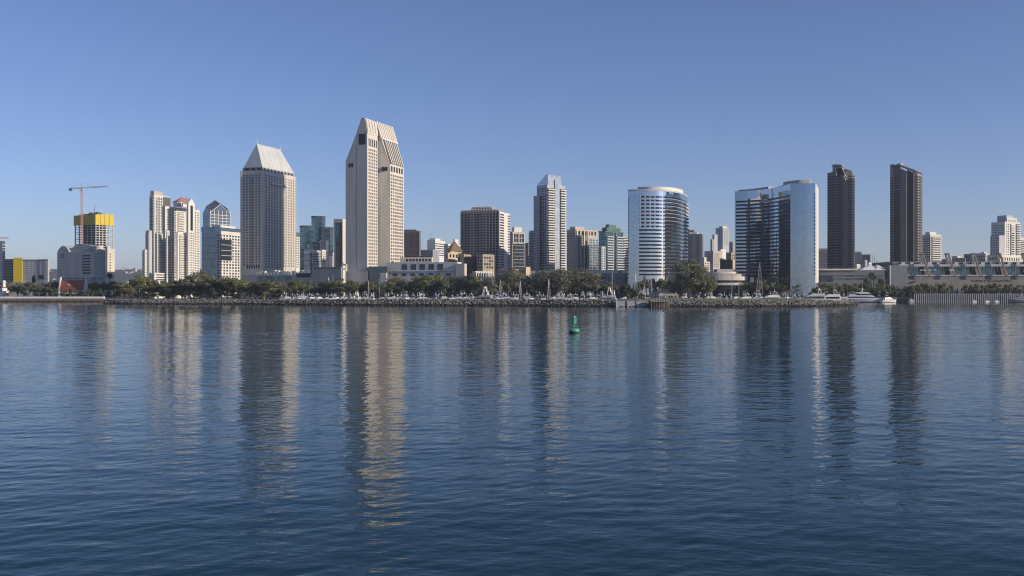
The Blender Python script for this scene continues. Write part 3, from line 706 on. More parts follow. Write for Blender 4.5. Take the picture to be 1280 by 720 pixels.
def curved_hotel():
    org = (wx(970,900), 900); r = empty('mirrored_hotel', (org[0],org[1],ZG))
    tag(r, 'concave curved blue mirrored hotel with smooth glass flank and sunlit right edge', 'tower')
    conc = smooth_path(plan([(918.5,950),(935,944),(952,934),(966,920),(978,902),(988,880)], org), 7)
    flank = smooth_path(plan([(988,880),(998,878.5),(1009,877.5),(1019,877.5)], org), 5)
    H = wz(229.3, 880)-ZG
    back = [(wx(1021.5,925)-org[0],25),(wx(1000,965)-org[0],65),(wx(935,995)-org[0],95),(wx(920,985)-org[0],85)]
    MB().prism(conc+flank[1:]+back, 0, H).build('mirror_wall', M['mirror2'], r)
    z = lambda py: wz(py,880)-ZG
    side = conc; n = 22
    for j in range(n):
        zc = z(243.5+4.75*j)
        ribbon(side[1:-1], zc-.85, zc+.75, -.05, .12).build('balcony_band', M['win'], r)
        ribbon(side[-7:-1], zc-1.35, zc-.95, -.05, .5).build('balcony_ledge', M['dgrey'], r)
        if j % 1 == 0: ribbon(flank[-2:], zc-.5, zc+.9, -.05, .35).build('end_window', M['win'], r)
    for k in (7, 14): ribbon(side[k:k+2], 0, z(240), -.05, .22).build('wall_joint', M['dgrey'], r)
    e0 = flank[-1]; e1 = back[0]
    MB().prism([e0,(e0[0]+1.2,e0[1]+.3),(e1[0]+1.2,e1[1]),e1], 0, H-.5).build('end_wall', M['white'], r)
    ribbon(conc, 0, 9, -.05, 1.5).build('base_storey', M['win'], r)
    def pent(pts, z0, h, m, nm='penthouse'):
        a = smooth_path(plan(pts,org),4); b = offset(a,-9); MB().prism(a+b[::-1], z0, z0+h).build(nm, M[m], r)
    pent([(923,966),(940,955),(960.5,934)], H-.05, 2.8, 'beige2'); pent([(961,935),(972,918),(979,903)], H-.05, 1.0, 'beige2')
    pent([(979,903),(995,888),(1010.5,886)], H-.05, 3.6, 'beige2')
    MB().box(wx(1010.8,886)-org[0], wx(1015,886)-org[0], -14, -8, H, H+3.9).build('stair_head', M['white'], r)
    # emblem panel on the top storey: a pale plate carrying a sweeping curved mark
    k = [i for i,p in enumerate(conc) if wx(950.5,p[1]+org[1])-org[0] <= p[0] <= wx(961,p[1]+org[1])-org[0]]
    sg = conc[k[0]:k[-1]+1]
    pl = ribbon(sg, z(244.2), z(236.2)+.2, -.05, .45).build('emblem_plate', M['cream'], r)
    o2 = offset(sg,.6); a,b = Vector(o2[0]), Vector(o2[-1]); mk = MB(); zb, zt = z(243.3), z(237.2); last = None
    for (u,w) in ((.12,0),(.2,.8),(.32,1.),(.42,.6),(.5,.25),(.6,.75),(.72,1.),(.82,.7),(.9,.05)):
        q = a.lerp(b,u); p = (q.x,q.y,zb+(zt-zb)*w)
        if last: mk.beam(last, p, .42)
        last = p
    mk.build('emblem', M['bronze'], pl)
    ribbon(conc[max(0,k[0]-1):k[-1]+3], z(246.3), z(244.9), -.05, .8).build('sill', M['cream'], r)
curved_hotel()

# ================================================================== dark twin towers
def octo(cx, cy, rx, ry, n=24, p=3.0):
    out = []
    for i in range(n):
        t = 2*math.pi*i/n; c, s = math.cos(t), math.sin(t)
        out.append((cx+math.copysign(abs(c)**(2/p),c)*rx, cy+math.copysign(abs(s)**(2/p),s)*ry))
    return out
def dark_towers():
    D = 1060; org = (wx(1051,D+14), D+14); r = empty('dark_tower', (org[0],org[1],ZG), R(-22)); tag(r, 'dark condo tower topped by a sliced round ring, right of the curved mirrored hotel', 'tower')
    z = lambda py: wz(py,D)-ZG
    MB().prism([(-12.5,-9),(-4,-11.5),(-4,10),(-12.5,10)], 0, [z(215),z(213),z(213),z(215)]).build('side_wing', M['umber'], r)
    MB().prism([(-4,-13),(0,-14.4),(4.5,-13.6),(6,-12),(6,10),(-4,10)], 0, z(219)).build('wall', M['umber2'], r)
    MB().prism([(6,-11),(11.5,-9),(13.5,-4),(13.5,8),(6,10)], 0, [z(210.5),z(213.5),z(217),z(217),z(210.5)]).build('side_wing', M['umber2'], r)
    poly = octo(-1.5,-2,6.6,8,24,2.2); tops = [z(205.6)-max(0,x-1.5)*1.3 for x,y in poly]
    MB().prism(poly, z(222), tops).build('crown_drum', M['umber2'], r)
    ring = MB(); k = len(poly)
    for i in range(k):
        a, b = poly[i], poly[(i+1)%k]; ring.beam((a[0]*1.03,a[1]*1.03,tops[i]+.3),(b[0]*1.03,b[1]*1.03,tops[(i+1)%k]+.3), .75)
    ring.build('crown_ring', M['beige2'], r)
    sl = MB(); sl.beam((1.5,-10.1,z(208)),(6.5,-12.6,z(222)),.5); sl.beam((-4.5,-9.6,z(209)),(-2.5,-13.2,z(222.5)),.4); sl.build('crown_edge', M['beige2'], r)
    cp = MB(); n0 = [(-4.5,-9.5,z(209.5)),(1.5,-10,z(208.5)),(6.3,-12.4,z(221.5)),(-2.5,-13.1,z(221.5))]; cp.v = n0+[(x,y+1.2,w) for x,y,w in n0]; cp.f = [(0,1,2,3),(7,6,5,4),(0,4,5,1),(1,5,6,2),(2,6,7,3),(3,7,4,0)]; cp.build('crown_shade_panel', M['win'], r)  # dark panel stands for the shaded interior behind the crown's cut
    m = MB().box(-12.62,-4.3,-.0,.1,-.8,.8); 
    for j in range(33):
        zc = z(220+3.45*j)
        bb = ribbon([(-12.5,-9),(-4.2,-11.4)], zc-.7, zc+.7, -.05, .1).build('window_band', M['win'], r)
        ribbon([(-3,-13.3),(0,-14.4),(3.2,-13.9)], zc-.75, zc+.75, -.05, .12).build('window_band', M['win'], r)
        ribbon([(-2.6,-13.45),(0,-14.4),(2.6,-14.0)], zc-1.5, zc-1.1, -.05, .9).build('balcony', M['dgrey'], r)
        ribbon([(8,-10.3),(11.5,-9),(13.5,-4)], zc-.7, zc+.7, -.05, .1).build('window_band', M['win'], r)
    MB().box(4.4,5.3,-13.9,-13.2,0,z(222)).build('pier', M['bronze'], r)

    D = 1030; org = (wx(1133,D+14), D+14); r = empty('dark_tower', (org[0],org[1],ZG), R(-24)); tag(r, 'dark condo tower with a brow roof sloping down rightwards behind the convention hall', 'tower')
    z = lambda py: wz(py,D)-ZG
    zz = lambda x: z(203.6) if x < -4 else z(203.6)-(x+4)*.62
    def vol(poly, m, nm='wall', dz=0): return MB().prism(poly, 0, [zz(x)-dz-max(0,-10-y)*.6 for x,y in poly]).build(nm, M[m], r)
    vol([(-15,-6),(-12,-10),(-11,-10.6),(-11,10),(-15,8)], 'umber2','side_wing')
    vol([(-11,-9.6),(-5,-11.8),(-5,10),(-11,10)], 'umber','balcony_bay', 2)
    vol([(-5,-13.0),(.6,-13.8),(1.4,-13.4),(1.4,10),(-5,10)], 'umber2','wall', 3)
    vol([(1.4,-11.3),(6.8,-11.0),(6.8,10),(1.4,10)], 'win','recess_wall', 2)
    vol([(6.8,-12.2),(11,-11),(14,-7),(14.6,-2),(14.6,8),(6.8,10)], 'umber2','side_wing', 0)
    br = MB(); br.beam((-13,-9.5,z(206)),(-5,-13,z(206.2)),1.1); br.beam((-5,-13,z(206.2)),(8,-12.6,z(213.5)),1.1); br.beam((8,-12.6,z(213.5)),(14.6,-6,z(217)),.9)
    br.build('roof_brow', M['umber2'], r)
    MB().cone((-6,-4),3.2,3.0,z(206),z(202.6),18).build('roof_drum', M['beige2'], r)
    for j in range(34):
        zc = z(221+3.35*j)
        ribbon([(-11,-9.6),(-5.05,-11.75)], zc-.9, zc+.6, -.05, .08).build('window_band', M['win'], r)
        ribbon([(-10.6,-9.8),(-5.2,-11.7)], zc-1.5, zc-1.1, -.05, 1.1).build('balcony', M['lgrey' if j<5 else 'dgrey'], r)
        ribbon([(9,-11.55),(11,-11),(14,-7),(14.6,-2)], zc-.75, zc+.55, -.05, .1).build('window_band', M['win'], r)
        if j%1==0: ribbon([(12.6,-8.8),(14,-7),(14.6,-2)], zc-1.45, zc-1.1, -.05, .8).build('balcony', M['umber2'], r)
        ribbon([(-14.9,-6.15),(-12,-10)], zc-.6, zc+.6, -.05, .06).build('window_band', M['win'], r)
dark_towers()

# ================================================================== right side of the city
def right_city():
    b = Bld('office_tower', 'blank dark grey office tower right of the round mirrored hotel', 'tower', 877, 1350, 12)
    q = b.mass(856, 877.5, 880.5, 292.5, m='dgrey'); q.ribs('W', 877, 858, 294, 326, 14, .5, 'grey', 'pier', .3); q.roofbox(.1,.8,.3,.95,3.2,'white'); q.roofbox(.2,.7,.5,.9,6,'dgrey')
    q.wins('W',877,859,296,322,12,8,.4,.5)
    b = Bld('condo_tower', 'distant stepped white condo tower between the two mirrored hotels', 'tower', 903.5, 1650, 56)
    q = b.mass(894.5, 903.5, 911.5, 284.5, m='lgrey'); q.wins('S', 904.5, 911, 286, 307, 3, 9, .45, .5); q.wins('W', 903, 895, 287, 307, 3, 9, .4, .5); q.roofbox(.2,.9,.2,.7,2.6,'cream')
    q = b.mass(890.5, 893, 897, 293, D=1630, m='lgrey'); q.wins('W', 892.8,890.6,295,310,2,6,.5,.5); q = b.mass(888, 890, 893, 299, D=1620, m='grey'); q.wins('W', 889.8,888.1,301,312,2,5,.5,.5)
    b = Bld('old_hotel', 'old cream brick block with many small windows right of the dark grey tower', 'building', 891.5, 1250, 55)
    q = b.mass(880.5, 891.5, 903, 313.5, m='beige2'); q.wins('S', 892.5, 899, 316, 334, 5, 7, .4, .5); q.wins('W', 891, 881.5, 317, 330, 4, 5, .4, .5)
    t = b.mass(899, 901, 907.5, 311.5, D=1262, m='white', name='stair_tower')
    b = Bld('loft_block', 'small white block with square windows at the foot of the old cream block', 'building', 881, 1180, 60)
    q = b.mass(874, 880, 887.5, 327, m='cream'); q.wins('S', 881, 887, 328, 341, 3, 5, .5, .5); q.roofbox(.1,.5,.1,.9,5,'cream')
    b = Bld('brick_warehouse', 'dark brick warehouse with sunlit narrow end left of the curved mirrored hotel', 'building', 915, 1120, 30)
    q = b.mass(900, 914.5, 919, 324.5, m='darkbrick'); q.wins('W', 913.8, 901, 328, 341, 5, 5, .3, .45); q.panel('S', 915, 918.6, 324.6, 345, 'sand', 'end_wall', .1); q.wins('S', 916,918,326,342,1,5,.3,.4)
    t = b.mass(899.5, 903, 908, 323, D=1122, m='tan', name='parapet', yb=325.5)
    b = Bld('office_block', 'grey brown block behind the dark brick warehouse', 'building', 914, 1300, 40)
    q = b.mass(901, 914, 920, 315.5, m='tan'); q.wins('W', 913, 902, 318, 324, 6, 2, .4, .5); q.wins('S',914.5,919,318,324,2,2,.5,.5)
    b = Bld('condo_tower', 'distant low grey towers just left of the curved mirrored hotel', 'tower', 917, 1700, 30)
    q = b.mass(909, 916, 926, 302, m='grey'); q.wins('W', 915,910,305,318,3,5,.5,.5)

    # rounded terraces
    D = 885; cx = wx(905,D+22); r = empty('terrace_building', (cx, D+22, ZG)); tag(r, 'low rounded cream building with stacked curved terraces beside the large eucalyptus', 'building')
    z = lambda py: wz(py,D)-ZG
    def disc(rx, ry, z0, z1, nm, m, off=0): MB().prism([(x+off,y) for x,y in octo(0,0,rx,ry,40,2.6)], z0, z1).build(nm, M[m], r)
    disc(18,15,0,z(342),'core_wall','beige2'); disc(20,18,z(356.5),z(353.3),'terrace','cream'); disc(15,17,z(353.2),z(350.4),'window_band','win',2)
    disc(19.5,17.5,z(350.3),z(345.5),'terrace','cream'); disc(13,12,z(345.4),z(341.8),'window_band','wing',-2); disc(14,13,z(341.7),z(339.5),'roof_rim','white',-2)
    MB().box(-8,8,-10,6,z(339.5),z(336)).build('penthouse', M['lgrey'], r); disc(17,16.6,0,z(356.6),'window_band','win',1)
    b = Bld('low_hall', 'long low dark hall along the quay behind the marina boats', 'building', 900, 930, 6)
    q = b.mass(846, 900, 902, 354, m='tan'); q.wins('W', 898, 850, 356.5, 362, 16, 1, .6, .7)
    b = Bld('quay_house', 'small terracotta quay house with low roof in front of the curved mirrored hotel', 'building', 984, 850, 14)
    q = b.mass(975, 993, 995, 366.5, m='tan'); q.hip(1.8, .5, 6, 'brownroof'); q.wins('W', 992, 976, 367.5, 370, 5,1,.6,.7)

    b = Bld('office_block', 'brown gridded block between the curved mirrored hotel and the first dark tower', 'building', 1034, 1250, 12)
    q = b.mass(1019, 1038, 1040, 310.5, m='brown'); q.wins('W', 1037, 1021, 313, 335, 9, 8, .5, .5)
    b = Bld('low_hall', 'long low blue grey glazed hall right of the curved mirrored hotel', 'building', 1106, 930, 6)
    q = b.mass(1023, 1106, 1107, 337.5, m='stone'); q.wins('W', 1104, 1040, 343, 351, 22, 2, .7, .6, 'wing'); q.panel('W', 1041, 1024, 344, 352, 'winb', 'glass_bay', .3)
    t = b.mass(1022.6, 1072, 1073, 335.8, D=931, m='cream', name='roof_edge', yb=337.8)
    rr = random.Random(9)
    for i,(px,w,y,m) in enumerate([(1062,7,327,'white'),(1071,9,330,'cream'),(1080,8,325,'lgrey'),(1086,7,328,'white'),(1054,6,333,'white'),(1068,5,333,'cream'),(1092,7,329,'grey'),(1052,5,329,'lgrey')]):
        b = Bld('rooftop_house', 'white flat-roofed houses in the gap between the two dark towers', 'building', px, 1150+40*i, 30, group='flat-roofed houses between the dark towers')
        q = b.mass(px-w*.6, px, px+w*.5, y, m=m); q.wins('W', px-.5, px-w*.5, y+1.5, y+5, 3, 2, .5, .5); q.wins('S', px+.3, px+w*.42, y+1.5, y+5, 2, 2, .5, .5)
    b = Bld('grey_block', 'dark jagged grey block right of the first dark tower', 'building', 1080, 1400, 15)
    q = b.mass(1064, 1077, 1080, 314.5, m='grey'); q.wins('W', 1076, 1065, 317, 330, 6, 5, .5, .5); q = b.mass(1077, 1088, 1090, 318, D=1410, m='dgrey'); q.wins('W', 1087, 1078, 320, 330, 5, 4, .5, .5)
    for p in (1090,1093,1096): q.panel('W', p+.6, p, 318+ (p-1090)*1.1, 335, 'steel', 'lattice_post', .3)
    # tent roofs
    r = empty('tent_roof', (wx(1090,945), 945, wz(338,945))); tag(r, 'white peaked tensile tent roof between the two dark towers', 'tent')
    def sail(px0, px1, pk, ypk, nm, m='paint'):
        a, c, p = wx(px0,945)-wx(1090,945), wx(px1,945)-wx(1090,945), wx(pk,945)-wx(1090,945); h = wz(ypk,945)-wz(338,945)
        mb = MB(); g = 8
        for j in range(g+1):
            for i in range(g+1):
                u, w = i/g, j/g; x = a+(c-a)*u; y = -8+16*w
                d = max(abs((x-p)/(max(abs(a-p),1) if x<p else max(abs(c-p),1))), abs(y)/8); mb.v.append((x, y, h*(1-min(1,d))**.8*1.0))
        for j in range(g):
            for i in range(g): o=j*(g+1)+i; mb.f.append((o,o+1,o+g+2,o+g+1))
        me = mb.build(nm, M[m], r)
        so = me.modifiers.new('thick','SOLIDIFY'); so.thickness = .15
    sail(1071, 1093, 1089, 330.6, 'canopy'); sail(1091, 1106, 1096, 330.4, 'canopy')
    MB().cone((wx(1089,945)-wx(1090,945),0),.3,.3,-8,wz(330.6,945)-wz(338,945)-.3,8).build('mast', M['steel'], r)
    MB().cone((wx(1096,945)-wx(1090,945),0),.3,.3,-8,wz(330.4,945)-wz(338,945)-.3,8).build('mast', M['steel'], r)

    # white balcony condo behind right dark tower
    b = Bld('condo_tower', 'white balcony condo block tucked behind the second dark tower', 'tower', 1163, 1130, 66)
    q = b.mass(1152, 1163, 1176.5, 293, m='white'); q.bands('W', None, None, 295, 328, 12, .5); q.balconies('W', 1162, 1153.5, 295, 328, 12, 1.3, 'white')
    q.bands('S', 1164.5, 1176, 295, 328, 12, .5); q.balconies('S', 1164.5, 1176, 295, 328, 12, 1.3, 'white'); q.roofbox(.1,.7,.2,.7,3,'white')
    b = Bld('condo_tower', 'stepped white condo tower with shaded left side near the right edge', 'tower', 1256, 1160, 64)
    q = b.mass(1239, 1256, 1275.5, 277, m='white'); q.bands('W', 1255, 1240, 280, 324, 15, .35, 'winb'); q.wins('S', 1257.5, 1264, 279, 322, 3, 15, .5, .5); q.bands('S', 1264.5, 1268, 290, 322, 11, .5)
    q.balconies('S', 1263.5, 1268.5, 279, 322, 15, 1.2, 'white'); q.balconies('S', 1270, 1275, 279, 322, 15, 1.2, 'white'); q.bands('S', 1269.5, 1275.4, 279, 322, 15, .5)
    t = b.mass(1246.5, 1258, 1266.5, 269, D=1168, m='lgrey', name='upper_storey', yb=279); t.wins('W',1257,1247.5,271,277,4,2,.4,.5,'winb')
    t = b.mass(1257, 1259, 1271, 272.5, D=1166, m='white', name='upper_storey', yb=279); t.wins('S',1260,1270,273.5,278,4,1,.4,.6)
    q2 = b.mass(1237.8, 1249, 1256, 294, D=1156, m='lgrey'); q2.wins('W',1248.5,1238.4,296,322,5,9,.45,.5,'winb')
    b = Bld('condo_tower', 'low white balcony block cut by the right edge of the photo', 'tower', 1275, 1190, 66)
    q = b.mass(1270, 1275, 1292, 297, m='white'); q.bands('S', 1275.5, 1290, 299, 324, 9, .45); q.balconies('S',1275.5,1290,299,324,9,1.2,'white')
    b = Bld('podium_block', 'white arcaded podium at the foot of the stepped white condo tower', 'building', 1254, 1130, 50)
    q = b.mass(1234, 1250, 1276, 318.5, m='cream'); q.wins('S', 1252, 1275, 321, 326, 8, 1, .5, .8); q.wins('W', 1249, 1236, 321, 325, 4, 1, .5, .7)
    for i,(xl,xc,xr,y,m,lb) in enumerate([(1190,1203,1207,322,'tan','low tan roof house left behind the second fin'),(1205,1213,1217,317.5,'grey','low grey block behind the third fin of the convention hall'),(1217,1232,1236,316.5,'lgrey','pale grey block between the third and fourth fins'),(1190,1197,1203,320,'white','small white block right of the second fin'),(1226,1230,1234,315,'white','small white stair head above the pale grey block'),(1176,1184,1190,324,'grey','low grey block between the first and second fins')]):
        b = Bld('city_block', lb, 'building', xc, 1180+30*i, 30); q = b.mass(xl, xc, xr, y, m=m); q.wins('W', xc-.7, xl+1, y+2, 327, 5, 2, .5, .5); q.wins('S', xc+.5, xr-.6, y+2, 327, 2, 2, .5, .5)

    # convention hall
    D = 950; r = empty('convention_hall', (wx(1200,D), D, ZG)); ox = wx(1200,D)
    tag(r, 'long low convention hall with a sea green glass band and four leaning concrete fins', 'building')
    X = lambda px: wx(px,D)-ox; z = lambda py: wz(py,D)-ZG
    MB().box(X(1127),X(1330),0,40,0,z(349.5)).build('base_wall', M['taupe'], r)
    MB().box(X(1127),X(1330),3,60,z(349.5)-.05,z(345)).build('terrace_wall', M['stone'], r)
    MB().box(X(1126),X(1330),2.4,60,z(345),z(343.6)).build('terrace_slab', M['lgrey'], r)
    MB().box(X(1127),X(1330),6,60,z(343.6),z(333)).build('glass_wall', M['wing'], r)
    me = MB().box(-.18,.18,5.6,6,z(343.6),z(333)).mesh('mullion', M['dgrey'])
    for i in range(60): link('mullion', me, r, (X(1128)+i*2.45,0,0))
    MB().box(X(1125),X(1330),2,60,z(333),z(330.3)).build('roof_slab', M['lgrey'], r)
    MB().box(X(1120),X(1330),14,60,z(330.3),z(326.5)).build('attic', M['dgrey'], r)
    for i in range(20): x = X(1122)+i*8.2; MB().box(x,x+3.2,12.5,14,z(330.3),z(327.2)).build('roof_vent', M['lgrey' if i%3 else 'beige2'], r)
    MB().box(X(1105.5),X(1127),-14,10,0,z(332.2)).build('end_block', M['stone'], r)
    MB().box(X(1105.5)-.2,X(1106.3),-14.3,-13.9,0,z(332)).build('downpipe', M['paint'], r)
    for p in (1151.5,1183,1215.5,1247.5,1279.5):
        f = MB(); w=.9
        for (y0,y1) in ((-3,-1.6),(3.4,4.8)):
            n = len(f.v)
            for y in (y0,y1): f.v += [(X(p+8),y,z(345.2)),(X(p+11),y,z(345.2)),(X(p+1.8),y,z(316.5)),(X(p),y,z(316.5))]
            f.f += [(n,n+1,n+2,n+3),(n+7,n+6,n+5,n+4)]+[(n+i,n+4+i,n+4+(i+1)%4,n+(i+1)%4) for i in range(4)]
        f.build('leaning_fin', M['taupe'], r)
        MB().beam((X(p+1),-2,z(317.5)),(X(p+1),4,z(317.5)),.6).build('fin_tie', M['taupe'], r)
    MB().box(X(1130),X(1330),-18,0,0,z(357.5)).build('lower_terrace', M['taupe'], r)
    MB().box(X(1155),X(1222),-24,-18,0,z(360.5)).build('quay_arcade', M['dgrey'], r)
    for i in range(12): x=X(1156)+i*4; MB().box(x,x+.8,-24.4,-24,0,z(360.5)).build('arcade_post', M['grey'], r)
    for i,(px,py) in enumerate([(1151,344.8),(1155,347.8),(1168.5,345.5),(1188,346.2),(1190,347.4),(1162,346)]):
        t = MB().cone((0,0),1.9,.1,2.0,3.0,8).build('parasol', M['paint']); t.location = (wx(px,D-12), D-12, wz(358.5,D-12)+wz(py,D)-wz(py+13,D)+3.2)
        MB().beam((0,0,-6.0),(0,0,2.2),.08).build('pole', M['steel'], t)
        tag(t, 'white parasol standing on the convention hall terrace', 'parasol', 'white parasols on the convention terrace')
    # rows of white railings / piles along the right quay
    D = 872; r = empty('quay_wall', (wx(1210,D), D, 0)); tag(r, 'long quay wall faced with close-set white piles at the right water edge', 'quay wall'); ox = wx(1210,D)
    MB().box(wx(1143,D)-ox, wx(1330,D)-ox, 1.2, 3.0, -1, wz(376.2,D)).build('cap_beam', M['grey'], r)
    MB().box(wx(1143,D)-ox, wx(1330,D)-ox, 1.0, 1.4, wz(368,D), wz(367.4,D)).build('top_rail', M['paint'], r)
    me = MB().box(-.24,.24,.2,.8,-1,wz(367,D)).mesh('pile', M['lgrey']); x = wx(1143.5,D)
    i = 0
    while x < wx(1330,D) and i < 95: link('pile', me, r, (x-ox,0,0)); x += 1.62; i += 1
    MB().box(wx(1143,D)-ox, wx(1330,D)-ox, 2.2, 12, -1, wz(368.6,D)).build('wall', M['dgrey'], r)
right_city()

# ================================================================== seaport village houses
def village():
    b = Bld('village_house', 'white house with a red tiled roof and tall white end gables on the left shore', 'house', 106.5, 925, 8)
    q = b.mass(73.5, 106.5, 110, 362, m='cream'); W, S, z1 = q.W, q.S, q.z1; zr = q.z(350.3)
    mb = MB(); mb.xsec([], 0, 0) if False else None
    mb.v = [(-.6,.6,z1-.6),(S+.6,.6,z1-.6),(S+.6,W-.6,z1-.6),(-.6,W-.6,z1-.6),(S/2,.6,zr),(S/2,W-.6,zr)]
    mb.f = [(0,4,1),(0,3,5,4),(3,2,5),(1,4,5,2),(3,0,1,2)]; rf = mb.build('roof', M['redroof'], b.root)
    for y in (-.1, W-.9):
        g = MB(); g.v=[(-.5,y,0),(S+.5,y,0),(S+.5,y,z1),(S/2+1,y,zr+1.6),(S/2-1,y,zr+1.6),(-.5,y,z1)]; g.v += [(v[0],v[1]+1.0,v[2]) for v in g.v]
        g.f=[(0,1,2,3,4,5),(11,10,9,8,7,6)]+[(i,6+i,6+(i+1)%6,(i+1)%6) for i in range(6)]; g.build('gable_wall', M['paint'], b.root)
        MB().box(S/2-.9,S/2+.9,y,y+1.0,zr+1,zr+3).build('chimney', M['paint'], b.root)
    y0 = q.s('W', 86.5); MB().box(S*.12,S*.45,y0,y0+2.6,z1+2.2,z1+5.0).build('dormer', M['cream'], rf); MB().box(S*.12-.08,S*.2,y0+.7,y0+1.9,z1+2.8,z1+4.2).build('window', M['win'], rf)
    q.wins('W', 105, 75, 363.5, 366.5, 9, 1, .55, .9); q.wins('W', 104, 76, 367.8, 371, 6, 1, .6, .9); q.panel('W', 106, 74, 366.8, 367.4, 'white', 'balcony_rail', 1.2)
    b = Bld('village_house', 'white gabled cottage with brown roof cut by the left photo edge', 'house', 5, 915, 30)
    q = b.mass(-10, 3, 9, 360, m='paint'); q.hip(5.5, .4, 6, 'brownroof'); q.wins('W', 2.5, -3, 361.5, 365, 3, 1, .5, .8)
    c = b.loc(4.6, 918); MB().prism([(c[0]-1.1,c[1]-1.1),(c[0]+1.1,c[1]-1.1),(c[0]+1.1,c[1]+1.1),(c[0]-1.1,c[1]+1.1)],0,q.z(350.5)).build('tower', M['paint'], b.root)
    q = b.mass(4, 8, 12, 363.5, D=912, m='paint'); 
    b = Bld('village_house', 'tiny brick and white kiosk at the water on the far left', 'house', 11, 905, 20)
    q = b.mass(5, 11, 16, 368, m='brick'); q.hip(1.4,.3,3,'brownroof'); q.panel('W',9,6,369,372,'paint','door',.1)
    b = Bld('village_house', 'low white shed with pergola right of the red-roofed house', 'house', 129, 905, 12)
    q = b.mass(117, 129, 130, 367.5, m='white'); q.wins('W', 128, 118, 369, 371.5, 4, 1, .6, .8)
    for (px,y,w,D) in ((36,353.5,2.2,1000),(43,354,5,1010)):
        b = Bld('village_house', 'small white gable above the trees near the yellow panel' if px==36 else 'white roofed shed above the trees beside the small gable', 'house', px, D, 20); q = b.mass(px-w/2, px, px+w/2, y, m='paint'); q.hip(1.5,.2,1,'metalroof')
village()
# ================================================================== terrain, water, hills
SHORE = [(130,742),(165,728),(200,722),(300,706),(380,684),(450,666),(540,650),(640,638),(700,626),(770,612),(860,608),(950,608),(1000,614),(1040,634),(1060,664),(1068,700)]
def shoreD(px):
    for (a,da),(b,db) in zip(SHORE, SHORE[1:]):
        if a <= px <= b: return da+(db-da)*(px-a)/(b-a)
    return SHORE[0][1] if px < 130 else SHORE[-1][1]
def crest(px):          # height of the top of the rocks
    return 3.1+ (1.0*min(1,max(0,(px-250)/250))) - .9*max(0,(px-1000)/68) - .3*max(0,(px-700)/300 if px<1000 else 1)
GRASS = mat('dry park grass', (.13,.165,.045), .95, scale=.12, var=.35)
SOIL = mat('city ground', (.16,.15,.13), .95, scale=.05, var=.2)
def island():
    nx, ny = 300, 14; mb = MB()
    for i in range(nx+1):
        px = 130+938*i/nx; d0 = shoreD(px)+3.0; c = crest(px)
        depth = 130 if px < 300 else (130-(px-300)*1.6 if px < 345 else 58)
        if px > 985: depth = max(6, 58*(1-((px-985)/83)**2))
        for j in range(ny+1):
            t = j/ny; D = d0+depth*t
            hump = 0
            if px > 740: hump = 1.55*math.sin(min(1,(px-740)/80)*math.pi/2)*math.sin(math.pi*min(1,t*1.05))**.8
            if px > 1000: hump *= max(0,1-(px-1000)/60)
            z = c-.5+hump+.18*noise.noise(Vector((px*.05,D*.05,1)))
            if t == 1: z = -.5
            mb.v.append((wx(px,d0)*(1+.0*t)+ (wx(px,D)-wx(px,d0)), D, z))
    for i in range(nx):
        for j in range(ny):
            o = i*(ny+1)+j; mb.f.append((o,o+ny+1,o+ny+2,o+1))
    g = mb.build('park_ground', GRASS, smooth=True); tag(g, kind='structure')
    # mainland, one sheet out to the hills
    mb = MB(); y0 = 884
    mb.box(-9000, 9000, y0, 9000, -2, ZG); tag(mb.build('city_ground', SOIL), kind='structure')
island()

def rock_mesh(seed, mt):
    import bmesh
    bm = bmesh.new(); bmesh.ops.create_icosphere(bm, subdivisions=1, radius=1)
    rr = random.Random(seed); sx, sy, sz = rr.uniform(.8,1.3), rr.uniform(.7,1.1), rr.uniform(.55,.85)
    for v in bm.verts:
        v.co *= rr.uniform(.75,1.15); v.co = Vector((v.co.x*sx, v.co.y*sy, v.co.z*sz))
    vs = [tuple(v.co) for v in bm.verts]; fs = [tuple(v.index for v in f.verts) for f in bm.faces]; bm.free()
    return vs, fs
def rockmat(name, col):
    m = mat(name, col, .9, scale=.45, var=.5); nt = m.node_tree; N = nt.nodes; L = nt.links
    # wet dark tide band below 1.3 m
    ge = N.new('ShaderNodeNewGeometry'); sp = N.new('ShaderNodeSeparateXYZ'); L.new(ge.outputs['Position'], sp.inputs[0])
    r = N.new('ShaderNodeMapRange'); r.inputs['From Min'].default_value = .9; r.inputs['From Max'].default_value = 1.7; r.inputs['To Min'].default_value = .22
    L.new(sp.outputs['Z'], r.inputs['Value']); b = N['Principled BSDF']; src = b.inputs['Base Color'].links[0].from_socket
    s = N.new('ShaderNodeVectorMath'); s.operation = 'SCALE'; L.new(src, s.inputs[0]); L.new(r.outputs[0], s.inputs['Scale']); L.new(s.outputs[0], b.inputs['Base Color'])
    ri = N.new('ShaderNodeMapRange')
    return m
ROCKM = rockmat('riprap granite', (.215,.205,.18)); ROCKM2 = rockmat('shore stones', (.20,.165,.12))
